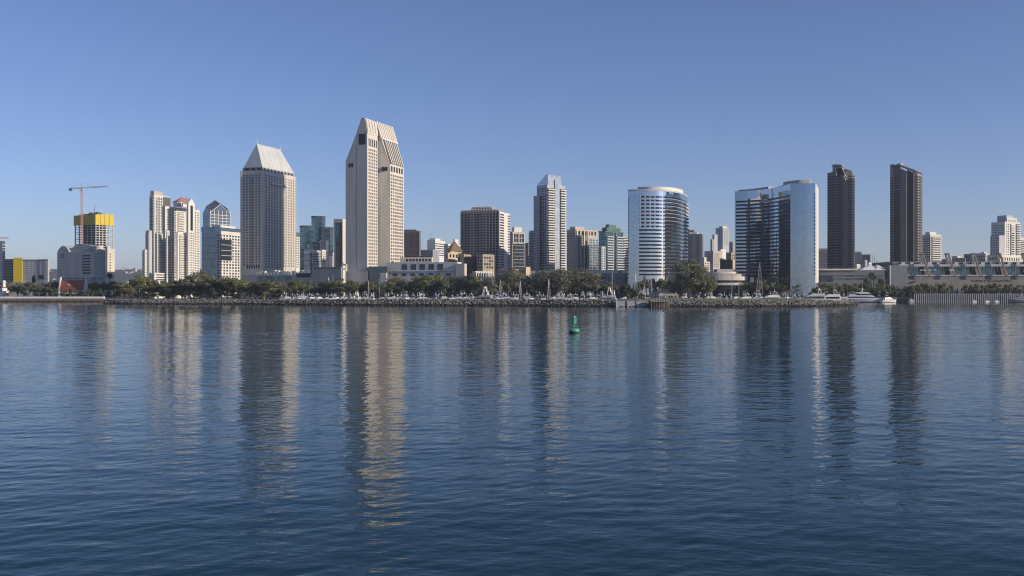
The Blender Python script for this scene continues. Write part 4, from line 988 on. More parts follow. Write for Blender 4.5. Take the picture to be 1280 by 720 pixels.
def riprap():
    rocks = [rock_mesh(i, None) for i in range(9)]; rr = random.Random(5)
    def put(mb, x, y, z, s):
        vs, fs = rr.choice(rocks); n = len(mb.v); c, sn = math.cos(rr.uniform(0,6.3)), 0; a = rr.uniform(0,6.3); c, sn = math.cos(a), math.sin(a)
        t = rr.uniform(-.5,.5); ct, st = math.cos(t), math.sin(t)
        for v in vs:
            X, Y, Z = v[0]*c-v[1]*sn, v[0]*sn+v[1]*c, v[2]; Y, Z = Y*ct-Z*st, Y*st+Z*ct
            mb.v.append((x+X*s, y+Y*s, z+Z*s))
        mb.f += [tuple(n+i for i in f) for f in fs]
    mb = MB(); px = 130
    while px < 1071:
        p2 = min(px,1068); d0 = shoreD(p2); c = crest(p2); sl = 4.6
        rows = 7
        for j in range(rows):
            t = (j+rr.uniform(-.3,.3))/(rows-1); D = d0+sl*t-.6
            put(mb, wx(px,D)+rr.uniform(-.6,.6)+(px>1068)*(px-1068)*.3, D, -.2+(c+.1)*t+rr.uniform(-.2,.35), rr.uniform(.5,1.05))
        px += .95/d0*FPX
    tag(mb.build('riprap', ROCKM), 'rough grey boulders heaped along the whole park shoreline', 'boulders', kind='stuff')
    # end of the spit: rocks round the tip
    mb = MB()
    for i in range(700):
        x = wx(rr.uniform(-30,134),900); D = rr.uniform(879,884.5); t = (D-879)/5.5
        put(mb, wx(-30+rr.random()*164,D), D, -.1+1.9*t+rr.uniform(-.2,.2), rr.uniform(.35,.8))
    tag(mb.build('shore_stones', ROCKM2), 'brown shore stones below the pale promenade on the left', 'stones', kind='stuff')
    # promenade wall left, its face tilted back to catch more sun
    w = MB().xsec([(884.2,0),(884.2,2.7),(889.5,4.5),(891,4.5),(891,0)][::-1], wx(-60,885), wx(128,885)).build('promenade_wall', M['promen']); tag(w, 'long pale promenade wall along the left shore', 'wall')
riprap()

def hills():
    mt = mat('hazy hillside scrub', (.10,.115,.10), .95, scale=.01, var=.35)
    mb = MB(); nx, ny = 200, 12
    def hz(X, Y):
        px = 640+X/Y*FPX; t = (Y-3300)/1500
        base = 100 if px < 400 else (100-(px-400)*.1 if px < 700 else 70)
        return ZG-1+(base+12*noise.noise(Vector((X*.002,Y*.001,3)))+7*noise.noise(Vector((X*.01,Y*.006,7)))+2.5*noise.noise(Vector((X*.05,Y*.02,2))))*math.sin(math.pi/2*min(1,max(0,t)*1.3))
    for i in range(nx+1):
        X = -4200+8400*i/nx
        for j in range(ny+1): Y = 3300+1500*j/ny; mb.v.append((X,Y,hz(X,Y)))
    for i in range(nx):
        for j in range(ny): o=i*(ny+1)+j; mb.f.append((o,o+ny+1,o+ny+2,o+1))
    tag(mb.build('hills', mt, smooth=True), kind='structure')
    rr = random.Random(12); h = None
    for i in range(34):
        px = rr.choice([rr.uniform(60,72), rr.uniform(143,182), rr.uniform(143,182), rr.uniform(143,182), rr.uniform(659,667), rr.uniform(1178,1238)]); D = rr.uniform(3450,4300)
        if h is None:
            h = empty('hill_house', (0,0,0)); MB().box(-7,7,-5,5,-6,4).build('wall', M['white'], h)
            m2 = MB(); m2.v=[(-7.5,-5.5,4),(7.5,-5.5,4),(7.5,5.5,4),(-7.5,5.5,4),(-4,0,6.5),(4,0,6.5)]; m2.f=[(0,1,5,4),(1,2,5),(2,3,4,5),(3,0,4),(3,2,1,0)]; m2.build('roof', M['brownroof'], h); o = h
            one = MB().box(-1.2,1.2,-5.1,-4.95,-1.2,1.2).mesh('window', M['win'])
            for k in (-4,0,4): link('window', one, h, (k,0,1.5))
        else: o = copy_tree(h)
        X = wx(px,D); o.location = (X, D, hz(X,D)+1.5); o.rotation_euler.z = rr.uniform(-.6,.6); q = rr.uniform(.45,.85); o.scale = (q,q,q)
        tag(o, 'tiny pale house on the hazy far hillside', 'house', 'pale houses on the far hillside')
hills()

import numpy as np
def waves():
    """a short-crested wind sea: a sum of travelling sine waves, wave slopes shared out evenly over the wavelengths"""
    rg = np.random.RandomState(11); W = []
    lam = .42
    while lam < 22:
        n = 5
        for i in range(n):
            l = lam*rg.uniform(.88,1.14); th = math.radians(-97+8*math.sin(lam*1.3)+rg.normal(0,44)); k = 2*math.pi/l
            sl = SLOPE/math.sqrt(n)*(1.0 if l < 1.5 else (1.5/l)**.62)
            W.append((k*math.cos(th), k*math.sin(th), sl/k*rg.uniform(.7,1.3), rg.uniform(0,6.283), l))
        lam *= 1.27
    return W
def calm(X, Y):
    """gusts: how lively the surface is from place to place"""
    a = .55*np.sin(X*.021+Y*.009+1.3)+.45*np.sin(X*-.013+Y*.034+.4)+.35*np.sin(X*.047-Y*.021+2.2)
    b = .56+.42*np.clip((Y-35)/170., 0, 1)+.5*np.clip((Y-230)/250., 0, 1)
    return np.clip(b*(1+.28*a), .3, 1.9)
def water():
    m = bpy.data.materials.new('bay water'); m.use_nodes = True; nt = m.node_tree; N = nt.nodes; L = nt.links; b = N['Principled BSDF']
    b.inputs['Base Color'].default_value = (.001,.030,.034,1); b.inputs['Roughness'].default_value = .04; b.inputs['IOR'].default_value = 1.333; b.inputs['Specular IOR Level'].default_value = .17
    tc = N.new('ShaderNodeNewGeometry')
    def layer(rot, scale, amp, detail=2, dist=0.):
        mp = N.new('ShaderNodeMapping'); mp.inputs['Rotation'].default_value = (0,0,R(rot)); mp.inputs['Scale'].default_value = scale
        L.new(tc.outputs['Position'], mp.inputs['Vector']); nz = N.new('ShaderNodeTexNoise')
        nz.inputs['Scale'].default_value = 1; nz.inputs['Detail'].default_value = detail; nz.inputs['Roughness'].default_value = .5; nz.inputs['Distortion'].default_value = dist
        L.new(mp.outputs[0], nz.inputs['Vector'])
        mu = N.new('ShaderNodeMath'); mu.operation = 'MULTIPLY'; mu.inputs[1].default_value = amp; L.new(nz.outputs['Fac'], mu.inputs[0]); return mu
    ls = [layer(9,(1.2,2.6,1),.012*RIP,2,.3), layer(-20,(3.2,5.5,1),.0045*RIP,1)]
    a = N.new('ShaderNodeMath'); a.operation = 'ADD'; L.new(ls[0].outputs[0], a.inputs[0]); L.new(ls[1].outputs[0], a.inputs[1])
    bp = N.new('ShaderNodeBump'); bp.inputs['Strength'].default_value = 1; bp.inputs['Distance'].default_value = 1
    if 'Filter Width' in bp.inputs: bp.inputs['Filter Width'].default_value = .02
    L.new(a.outputs[0], bp.inputs['Height']); L.new(bp.outputs['Normal'], b.inputs['Normal'])
    W = waves()
    xs = lambda h, s: np.arange(-h, h+s*.5, s)
    V = []; F = []; off = 0
    def sheet(xr, ys, sx, hmin):
        nonlocal off
        xv = xs(xr, sx); X, Y = np.meshgrid(xv, ys); Z = np.zeros_like(X)
        for kx,ky,A,p,l in W:
            if l < hmin: continue
            Z += A*np.sin(kx*X+ky*Y+p)
        Z *= calm(X, Y)
        n, k = len(ys), len(xv); V.append(np.stack([X.ravel(),Y.ravel(),Z.ravel()],1))
        i = np.arange(n-1)[:,None]*k+np.arange(k-1)[None,:]+off
        F.append(np.stack([i.ravel(),i.ravel()+1,i.ravel()+k+1,i.ravel()+k],1)); off += n*k
    def rows(a, b, f0, f1):
        y = [a]
        while y[-1] < b: y.append(y[-1]+f0+(f1-f0)*(y[-1]-a)/(b-a))
        return np.array(y[:-1]+[b]) if b-y[-2] > .3*f1 else np.array(y[:-2]+[b])
    sheet(72, rows(22,120,.12,.15), .135, .42)
    sheet(150, rows(120,250,.15,.26), .24, .65)
    sheet(250, rows(250,450,.3,.55), .48, 1.2)
    sheet(370, rows(450,720,.7,1.1), .9, 2.2)
    # quiet outer water, joined edge to edge
    def flat(x0,x1,y0,y1):
        nonlocal off
        V.append(np.array([(x0,y0,0),(x1,y0,0),(x1,y1,0),(x0,y1,0)],float)); F.append(np.array([[off,off+1,off+2,off+3]])); off += 4
    flat(-9000,9000,-9000,22); flat(-9000,-72,22,120); flat(72,9000,22,120); flat(-9000,-150,120,250); flat(150,9000,120,250); flat(-9000,-250,250,450); flat(250,9000,250,450); flat(-9000,-370,450,720); flat(370,9000,450,720); flat(-9000,9000,720,890)
    V = np.concatenate(V).astype(np.float32); F = np.concatenate(F).astype(np.int32)
    me = bpy.data.meshes.new('water'); me.vertices.add(len(V)); me.vertices.foreach_set('co', V.ravel()); me.loops.add(F.size); me.loops.foreach_set('vertex_index', F.ravel())
    me.polygons.add(len(F)); me.polygons.foreach_set('loop_start', np.arange(0,F.size,4,dtype=np.int32)); me.polygons.foreach_set('use_smooth', np.ones(len(F),bool)); me.update(calc_edges=True)
    me.materials.append(m); tag(link('water', me), kind='structure')
    print('water quads', len(F))
SLOPE, RIP = .0175, 1.1
water()
def haze():
    m = bpy.data.materials.new('haze'); m.use_nodes = True; nt = m.node_tree; nt.nodes.remove(nt.nodes['Principled BSDF'])
    v = nt.nodes.new('ShaderNodeVolumePrincipled'); v.inputs['Color'].default_value = (.80,.88,1,1); v.inputs['Density'].default_value = HAZE; v.inputs['Anisotropy'].default_value = .2
    nt.links.new(v.outputs[0], nt.nodes['Material Output'].inputs['Volume'])
    tag(MB().box(-9100,9100,-9100,9100,-3.1,190).build('haze', m), 'thin bluish haze hanging over the bay and the far city', 'haze', kind='stuff')
HAZE = 7e-5
if HAZE: haze()

# ================================================================== sky, sun, camera
SUN_AZ, SUN_EL = -21.0, 18.0       # azimuth from +X (right), negative towards the camera
def light():
    w = bpy.data.worlds.new('World'); SC.world = w; w.use_nodes = True; nt = w.node_tree; bg = nt.nodes['Background']
    sk = nt.nodes.new('ShaderNodeTexSky'); sk.sky_type = 'NISHITA'; sk.sun_disc = False
    sk.sun_elevation = R(SUN_EL); sk.sun_rotation = R(90-SUN_AZ); sk.altitude = 0; sk.air_density = AIR; sk.dust_density = DUST; sk.ozone_density = OZ
    tn = nt.nodes.new('ShaderNodeVectorMath'); tn.operation = 'MULTIPLY'; tn.inputs[1].default_value = TINT
    nt.links.new(sk.outputs[0], tn.inputs[0]); nt.links.new(tn.outputs[0], bg.inputs['Color']); bg.inputs['Strength'].default_value = SKY
    d = bpy.data.lights.new('Sun','SUN'); d.energy = SUN; d.angle = R(.6); d.color = (1,.86,.70); o = bpy.data.objects.new('Sun', d); COL.objects.link(o)
    e, a = R(SUN_EL), R(SUN_AZ); v = Vector((math.cos(e)*math.cos(a), math.cos(e)*math.sin(a), math.sin(e)))
    o.rotation_euler = v.to_track_quat('Z','Y').to_euler(); o.location = (300,-200,300)
    c = bpy.data.cameras.new('Camera'); c.sensor_width = 36; c.lens = FPX/1280*36; c.shift_y = 3/1280; c.clip_end = 20000; c.clip_start = .5
    co = bpy.data.objects.new('Camera', c); COL.objects.link(co); co.location = (0,0,CAMH); co.rotation_euler = (R(90),0,0); SC.camera = co
    SC.view_settings.view_transform = 'Standard'; SC.view_settings.look = 'None'; SC.view_settings.exposure = EXPO; SC.view_settings.gamma = 1
    SC.cycles.max_bounces = 6; SC.cycles.glossy_bounces = 4; SC.cycles.diffuse_bounces = 2; SC.cycles.caustics_reflective = False
    SC.cycles.filter_width = 1.1; SC.cycles.use_denoising = True
    try: SC.cycles.denoiser = 'OPENIMAGEDENOISE'
    except Exception: pass
AIR, DUST, OZ, SKY, SUN, EXPO, TINT = .8, .3, 3.0, .113, 4.6, 0., (.95,.89,1.07)
# ================================================================== labels worked out from neighbours
MARKS = [(-99,70,'by the yellow and grey block'),(70,112,'by the red roofed house'),(112,146,'below the arched office block'),(146,205,'left of the white condo towers'),(205,252,'before the white condo towers'),(252,301,'before the square-grid office'),(301,372,'before the pitched-roof hotel tower'),
 (372,430,'before the plain grey podium'),(430,508,'before the tallest tower'),(508,576,'before the ballroom block'),(576,640,'before the brown slab tower'),(640,710,'before the slender glass tower'),(710,784,'before the green-topped tower'),
 (784,862,'before the round mirrored hotel'),(862,918,'before the rounded terraces'),(918,1024,'before the curved mirrored hotel'),(1024,1105,'before the first dark tower'),(1105,1155,'before the second dark tower'),(1155,1400,'before the convention hall')]
ORD = 'first second third fourth fifth sixth seventh eighth ninth tenth eleventh twelfth thirteenth fourteenth fifteenth sixteenth seventeenth eighteenth nineteenth twentieth'.split()
PEND = []
def later(o, look, cat, group, px): PEND.append((px, o, look, cat, group))
def finish_labels():
    by = {}
    for px, o, look, cat, group in sorted(PEND, key=lambda t: t[0]):
        mk = next(m for a,b,m in MARKS if a <= px < b); by.setdefault((look,mk),[]).append((o,cat,group))
    for (look,mk),L in by.items():
        for i,(o,cat,group) in enumerate(L):
            lb = f'{look} {mk}' if len(L)==1 else (f'{look} {mk}, {ORD[i]} from the left' if i < 20 else f'{look} {mk}, near its right end')
            tag(o, lb, cat, group)

# ================================================================== trees
def leafmat(name, col):
    m = bpy.data.materials.new(name); m.use_nodes = True; nt = m.node_tree; N = nt.nodes; L = nt.links; b = N['Principled BSDF']
    b.inputs['Roughness'].default_value = .75; b.inputs['Specular IOR Level'].default_value = .25
    oi = N.new('ShaderNodeObjectInfo'); tc = N.new('ShaderNodeTexCoord'); nz = N.new('ShaderNodeTexNoise'); nz.inputs['Scale'].default_value = .35; nz.inputs['Detail'].default_value = 4
    L.new(tc.outputs['Object'], nz.inputs['Vector'])
    r = N.new('ShaderNodeMapRange'); r.inputs['From Min'].default_value=.3; r.inputs['From Max'].default_value=.7; r.inputs['To Min'].default_value=.6; r.inputs['To Max'].default_value=1.45; L.new(nz.outputs['Fac'], r.inputs['Value'])
    hs = N.new('ShaderNodeHueSaturation'); hs.inputs['Color'].default_value = (*col,1)
    h = N.new('ShaderNodeMapRange'); h.inputs['To Min'].default_value=.47; h.inputs['To Max'].default_value=.53; L.new(oi.outputs['Random'], h.inputs['Value']); L.new(h.outputs[0], hs.inputs['Hue']); L.new(r.outputs[0], hs.inputs['Value'])
    L.new(hs.outputs['Color'], b.inputs['Base Color'])
    tr = N.new('ShaderNodeBsdfTranslucent'); L.new(hs.outputs['Color'], tr.inputs['Color']); mx = N.new('ShaderNodeMixShader'); mx.inputs[0].default_value = .3
    out = N['Material Output']; L.new(b.outputs[0], mx.inputs[1]); L.new(tr.outputs[0], mx.inputs[2]); L.new(mx.outputs[0], out.inputs['Surface'])
    return m
LEAF = {'fig': leafmat('fig leaves',(.155,.165,.085)), 'olive': leafmat('grey olive leaves',(.22,.215,.145)), 'bright': leafmat('fresh green leaves',(.21,.23,.085)), 'dark': leafmat('dark pine needles',(.085,.11,.065)), 'palm': leafmat('palm fronds',(.09,.10,.05))}
BARK = mat('pale bark', (.30,.23,.17), .9, scale=1.2, var=.3); BARKD = mat('dark bark', (.10,.08,.065), .9, scale=1.2, var=.3)
def make_tree(name, H, W, mtl, bark, seed, nlobe, nleaf, trunk_h, leaf=.75, flat=.45, airy=.0, limbs=5):
    rr = random.Random(seed); root = empty(name, (0,0,-500))
    tb = MB(); r0 = H*.03
    lobes = []
    for i in range(nlobe):
        a = rr.uniform(0,6.283); q = math.sqrt(rr.random())*.78; zz = rr.uniform(trunk_h+.12*(H-trunk_h), H*.86)
        k = 1-.55*max(0,(zz-H*.6)/(H*.4))**1.5
        lobes.append((math.cos(a)*q*W/2*k, math.sin(a)*q*W/2*k, zz, W*rr.uniform(.13,.22), (H-trunk_h)*rr.uniform(.10,.19)))
    lobes.append((rr.uniform(-.1,.1)*W,0,H-(H-trunk_h)*.16,W*.17,(H-trunk_h)*.15))
    # trunk and limbs
    fork = trunk_h*.45; tb.beam((0,0,-1),(rr.uniform(-.3,.3),0,fork), r0, r0*.8, 8)
    for i in range(limbs):
        l = lobes[i % len(lobes)]; mid = (l[0]*.45, l[1]*.45, fork+(l[2]-fork)*.55)
        tb.beam((0,0,fork*.9), mid, r0*.62, r0*.42, 6); tb.beam(mid, (l[0]*.9,l[1]*.9,l[2]), r0*.42, r0*.12, 5)
        for k in range(2):
            l2 = rr.choice(lobes); tb.beam(mid, (mid[0]*.5+l2[0]*.5, mid[1]*.5+l2[1]*.5, (mid[2]+l2[2])*.5+.6), r0*.25, r0*.08, 4)
    tb.build('trunk', bark, root)
    cb = MB()
    for l in lobes:
        n = nleaf//len(lobes); 
        for i in range(n):
            v = Vector((rr.gauss(0,1),rr.gauss(0,1),rr.gauss(0,1))).normalized(); rad = rr.uniform(.35,1.0)**.6*(1+airy*rr.uniform(-.4,.5))
            c = Vector((l[0]+v.x*l[3]*rad, l[1]+v.y*l[3]*rad, l[2]+v.z*l[4]*rad*1.1))
            nrm = (v*1.1+Vector((rr.gauss(0,.6),rr.gauss(0,.6),rr.gauss(.3,.6)))).normalized(); a = nrm.orthogonal().normalized(); b2 = nrm.cross(a); t = rr.uniform(0,6.28)
            a, b2 = a*math.cos(t)+b2*math.sin(t), b2*math.cos(t)-a*math.sin(t); s = leaf*rr.uniform(.5,1.15)
            cb.poly([c-a*s-b2*s*.35, c+b2*s*.6-a*.2*s, c+a*s+b2*s*.2, c-b2*s*.55])
    cb.build('crown', LEAF[mtl], root)
    root['H'] = H; root['W'] = W
    return root
def make_palm(name, H, seed, fan=True):
    rr = random.Random(seed); root = empty(name, (0,0,-500)); t = MB(); n = 6
    pts = [(math.sin(i*.5)*.15,0,-.5+(H-1)*i/n) for i in range(n+1)]
    for i in range(n): t.beam(pts[i],pts[i+1],.28-.02*i,.26-.02*i,7)
    t.build('trunk', BARKD, root); c = MB(); top = Vector(pts[-1])
    for i in range(46):
        a = rr.uniform(0,6.283); el = rr.uniform(-.9,1.2); L = rr.uniform(1.5,2.3); d = Vector((math.cos(a)*math.cos(el), math.sin(a)*math.cos(el), math.sin(el))); s = d.cross(Vector((0,0,1))).normalized()*.38
        m = top+d*L*.6; e = top+d*L+Vector((0,0,-.55*L*.5)); c.poly([top, m-s, e]); c.poly([top, e, m+s])
    c.build('crown', LEAF['palm'], root); root['H'] = H+1.2; root['W'] = 4.6
    return root
PROTO = {}
for key,args in {
 'fig':   ('fig_tree',13,21,'fig',BARK,1,17,2600,5.5,.62,.5,.1,8),
 'fig2':  ('fig_tree',12,19,'fig',BARKD,2,14,2300,3.4,.62,.5,.1,6),
 'figb':  ('fig_tree',12,17,'bright',BARK,3,13,2200,3.5,.6,.5,.1,6),
 'euc':   ('eucalyptus_tree',20,15,'olive',BARK,4,22,2400,4.5,.55,.5,.5,8),
 'euc2':  ('eucalyptus_tree',16,13,'olive',BARK,5,16,1500,4.2,.5,.5,.6,8),
 'pine':  ('pine_tree',11,9,'dark',BARKD,6,13,1900,1.6,.55,.5,.15,4),
 'green': ('leafy_tree',11,11,'fig',BARK,7,12,1500,3.2,.55,.5,.3,6),
 'shrub': ('shrub',3.2,5,'fig',BARKD,8,8,420,.5,.4,.5,.2,3),
 'shrubd':('shrub',3.0,5.5,'dark',BARKD,9,8,420,.4,.4,.5,.2,3),
 'bushy': ('leafy_tree',7,9,'bright',BARKD,10,10,900,1.5,.5,.5,.2,4)}.items(): PROTO[key] = make_tree(*args)
PROTO['palm'] = make_palm('palm_tree',13,1); PROTO['palm2'] = make_palm('palm_tree',9,2)
LOOK = {'fig':'broad fig tree with pale spreading limbs','fig2':'dark spreading fig tree','figb':'light green broad-crowned tree','euc':'tall grey green eucalyptus','euc2':'thin airy grey tree','pine':'dark compact round tree','green':'loose mid green tree','shrub':'green shrub','shrubd':'dark green shrub','bushy':'low yellowish green tree','palm':'tall thin palm','palm2':'short palm'}
FIRST = {}
rt = random.Random(21)
def tree(kind, px, ytop, D=None, wpx=None, zb=None):
    p = PROTO[kind]
    if D is None: D = shoreD(px)+rt.uniform(9,22)
    if zb is None: zb = (crest(px)+.2) if D < 760 else ZG-.1
    if kind not in FIRST: o = p; FIRST[kind] = 1
    else: o = copy_tree(p); o.name = o.name
    H = wz(ytop,D)-zb; sz = H/p['H']; sx = sz if wpx is None else 1.22*wpx/FPX*D/p['W']
    o.location = (wx(px,D), D, zb); o.scale = (sx, sx, sz); o.rotation_euler.z = rt.uniform(0,6.28)
    cat = 'shrub' if 'shrub' in kind else ('palm' if 'palm' in kind else 'tree')
    later(o, LOOK[kind], cat, {'shrub':'shrubs on the terraces and quay','palm':'palms along the waterfront','tree':'trees along the waterfront'}[cat], px)
    return o
# left shore
for px in (1,14,22,29,37,45,54,62,70): tree('green' if px%2 else 'fig2', px, 352.5+rt.uniform(-1.5,3.5), 930+rt.uniform(0,30), rt.uniform(14,20))
for px in (30,48,58,66): tree('pine', px, 357+rt.uniform(-1,2), 912, 12)
for px,y in ((51.5,340),(67,352),(69.5,349.5),(61,356)): tree('palm', px, y, 950)
tree('pine', 42, 343.5, 960, 6); 
for px in (62,68,114,121,128,136,142,110): tree('fig2' if px%2 else 'green', px, 352+rt.uniform(-1,2.5), 935, 17)
for px,y in ((80,365),(88,366),(97,364.5),(103,365),(110,362),(116,364),(124,362),(66,363),(136,364)): tree('shrubd', px, y-1, 905, 9)
tree('palm', 137.5, 338, 950); tree('palm2', 88, 359, 915)
# park, left part
tree('fig', 152, 353, 745, 25)
for px,y,w in ((166,349,18),(160,354,14)): tree('fig2', px, y, 790, w)
tree('figb', 177, 343.5, 760, 32); 
for px,y,w,k in ((192,350,22,'fig2'),(204,350,24,'fig2'),(216,349,24,'fig2'),(228,348,26,'fig2'),(238,345,24,'fig2'),(250,337.5,30,'euc'),(262,344,24,'euc2')): tree(k, px, y, shoreD(px)+28, w)
for px in (164,172,180,190,150): tree('pine', px, 358, 800, 16)
tree('fig', 277, 345.5, 728, 42); tree('figb', 300, 349, 722, 22); tree('fig', 236, 351, 735, 30); tree('fig', 210, 353, 738, 28); tree('fig', 258, 348, 730, 34); tree('fig', 290, 347, 724, 34)
for px in range(156,352,28): tree('shrub', px+rt.uniform(-4,4), 367.5+rt.uniform(-1.5,1.5), shoreD(px)+14, rt.uniform(8,12))
tree('fig', 330, 350.5, 716, 46); tree('green', 316, 353, 730, 22); tree('pine', 350, 356, 760, 20); tree('euc2', 312, 356, 725, 14)
for px in range(196,352,11): tree('pine', px+rt.uniform(-3,3), 358.5+rt.uniform(-2,2), 835, 17)
# middle: trees on the mainland side of the basin and on the park
for px,y,w in ((362,350,24),(374,349,26),(386,350,24),(399,352,22),(410,350,24)): tree('fig2', px, y, 880, w)
tree('fig2', 428, 347.5, 868, 30); tree('green', 440, 350, 866, 22); tree('fig', 434, 353, 862, 26)
for px,y,w,k in ((462,351,22,'green'),(474,352,20,'fig2'),(496,344.5,26,'euc2'),(487,350,18,'euc2'),(512,352,18,'green'),(524,348,22,'fig2'),(534,343.5,36,'figb'),(548,341,22,'euc2'),(556,347,18,'green'),(568,343,26,'euc2'),(590,342,24,'green'),(588,349,28,'pine'),(548,354,24,'pine'),(602,350,18,'euc2'),(614,345,24,'euc2'),(624,348,18,'euc2'),(640,334,36,'euc'),(628,343,18,'euc2'),(668,353,26,'pine'),(656,351,20,'pine'),(680,337,38,'euc'),(696,335,40,'euc'),(686,350,20,'pine'),(724,334,46,'euc'),(738,342,26,'euc2'),(716,340,28,'fig2'),(708,348,18,'green'),(756,353,14,'fig2'),(766,354,14,'pine')):
    tree(k, px, y, 862+rt.uniform(0,14), w)
for px in range(352,780,14): tree(rt.choice(['fig2','green','fig2','figb']), px+rt.uniform(-5,5), 353+rt.uniform(-3,3), 874, rt.uniform(17,24))
for px in range(450,770,17): tree('pine', px+rt.uniform(-5,5), 357+rt.uniform(-2,2), 866, 18)
for px,y,w,k in ((783,354,14,'pine'),(796,352,14,'green'),(806,350,16,'green'),(818,349,12,'palm2'),(826,348,16,'green'),(838,350,26,'pine'),(850,352,24,'pine'),(876,350,20,'pine')): tree(k, px, y, 860, w if k!='palm2' else None)
tree('palm', 816, 345, 862); tree('palm', 808, 348, 862)
tree('euc', 861, 322.5, 636, 40); tree('euc', 872, 329, 640, 26); tree('euc2', 849, 340, 642, 18); tree('green', 888, 346.5, 640, 26); tree('fig', 884, 352, 636, 24)
tree('pine', 794, 362, 622, 11); tree('shrubd', 802, 366, 622, 8); tree('shrubd', 788, 366, 622, 8)
# right of the rounded terraces
for px,y,w,k in ((934,352,18,'fig2'),(946,350,18,'green'),(956,349,16,'fig2'),(968,347,18,'bushy'),(978,346,22,'bushy'),(988,350,16,'bushy'),(970,357,20,'pine'),(998,352,18,'fig2'),(1010,351,20,'green'),(1022,353,18,'fig2'),(1034,353,18,'green'),(1046,354,18,'fig2'),(1058,354,18,'green'),(1070,354,18,'fig2'),(1082,353,18,'pine'),(1096,354,18,'fig2'),(1108,356,16,'green')): tree(k, px, y, 878+rt.uniform(0,12), w)
for px in range(930,1120,11): tree('shrubd', px+rt.uniform(-3,3), 361+rt.uniform(-1,1), 868+rt.uniform(16,20), 12)
tree('palm', 1089, 336.5, 890); tree('palm', 1092, 341, 905); tree('palm', 1080, 351, 895); tree('pine', 1083.5, 346, 896, 8); tree('green', 1101, 347, 900, 14)
# convention hall terraces
for px in range(1108,1150,8): tree('shrubd' if px%3 else 'green', px+rt.uniform(-2,2), 357+rt.uniform(-2,1.5), 890, 12)
for px in range(1152,1190,6): tree('bushy' if px%4 else 'shrub', px, 354.5+rt.uniform(-1.5,1.5), 918, 9)
for px in list(range(1208,1222,6)): tree('shrub', px, 355+rt.uniform(-1,1), 918, 9)
for px in range(1222,1290,7): tree('shrubd' if px%2 else 'fig2', px, 355+rt.uniform(-1,1.5), 912, 13)
for px in range(1216,1262,5): tree('shrub', px, 349.8+rt.uniform(-.4,.8), 936, 7, zb=wz(352.6,936))
for px,y in ((1147,353),(1158,352.5),(1176,353)): tree('palm2', px, y, 915)

# ================================================================== boats
def hull_mesh(L, Bm, deck, mt, bow=.9):
    mb = MB(); n = 14; rows = [( .55,-.4),(.82,.3),(1.,1.)]
    for i in range(n+1):
        t = i/n; x = -L/2+L*t; w = Bm/2*(1-max(0,(t-.45)/.55)**2.2)*(.86+.14*min(1,t*4)); z = deck*(1+.28*max(0,t-.4)/.6)
        for (f,zf) in rows: mb.v.append((x-(1-zf)*.06*L*(t>.8)*(t-.8)*5*.5, w*f, zf*z if zf>0 else -.5))
        for (f,zf) in reversed(rows): mb.v.append((x-(1-zf)*.06*L*(t>.8)*(t-.8)*5*.5, -w*f, zf*z if zf>0 else -.5))
    k = 6
    for i in range(n):
        for j in range(k): o=i*k; mb.f.append((o+j,o+k+j,o+k+(j+1)%k,o+(j+1)%k))
    mb.f += [tuple(reversed(range(k))), tuple(n*k+j for j in range(k))]
    return mb
def taper(x0,x1,w,z0,z1,rake0,rake1,nar=.86):
    mb = MB(); a = [(x0,-w),(x1,-w*.9),(x1,w*.9),(x0,w)]; b = [(x0+rake0,-w*nar),(x1-rake1,-w*.78),(x1-rake1,w*.78),(x0+rake0,w*nar)]
    mb.v = [(x,y,z0) for x,y in a]+[(x,y,z1) for x,y in b]
    mb.f = [(3,2,1,0),(4,5,6,7)]+[(i,(i+1)%4,4+(i+1)%4,4+i) for i in range(4)]; return mb
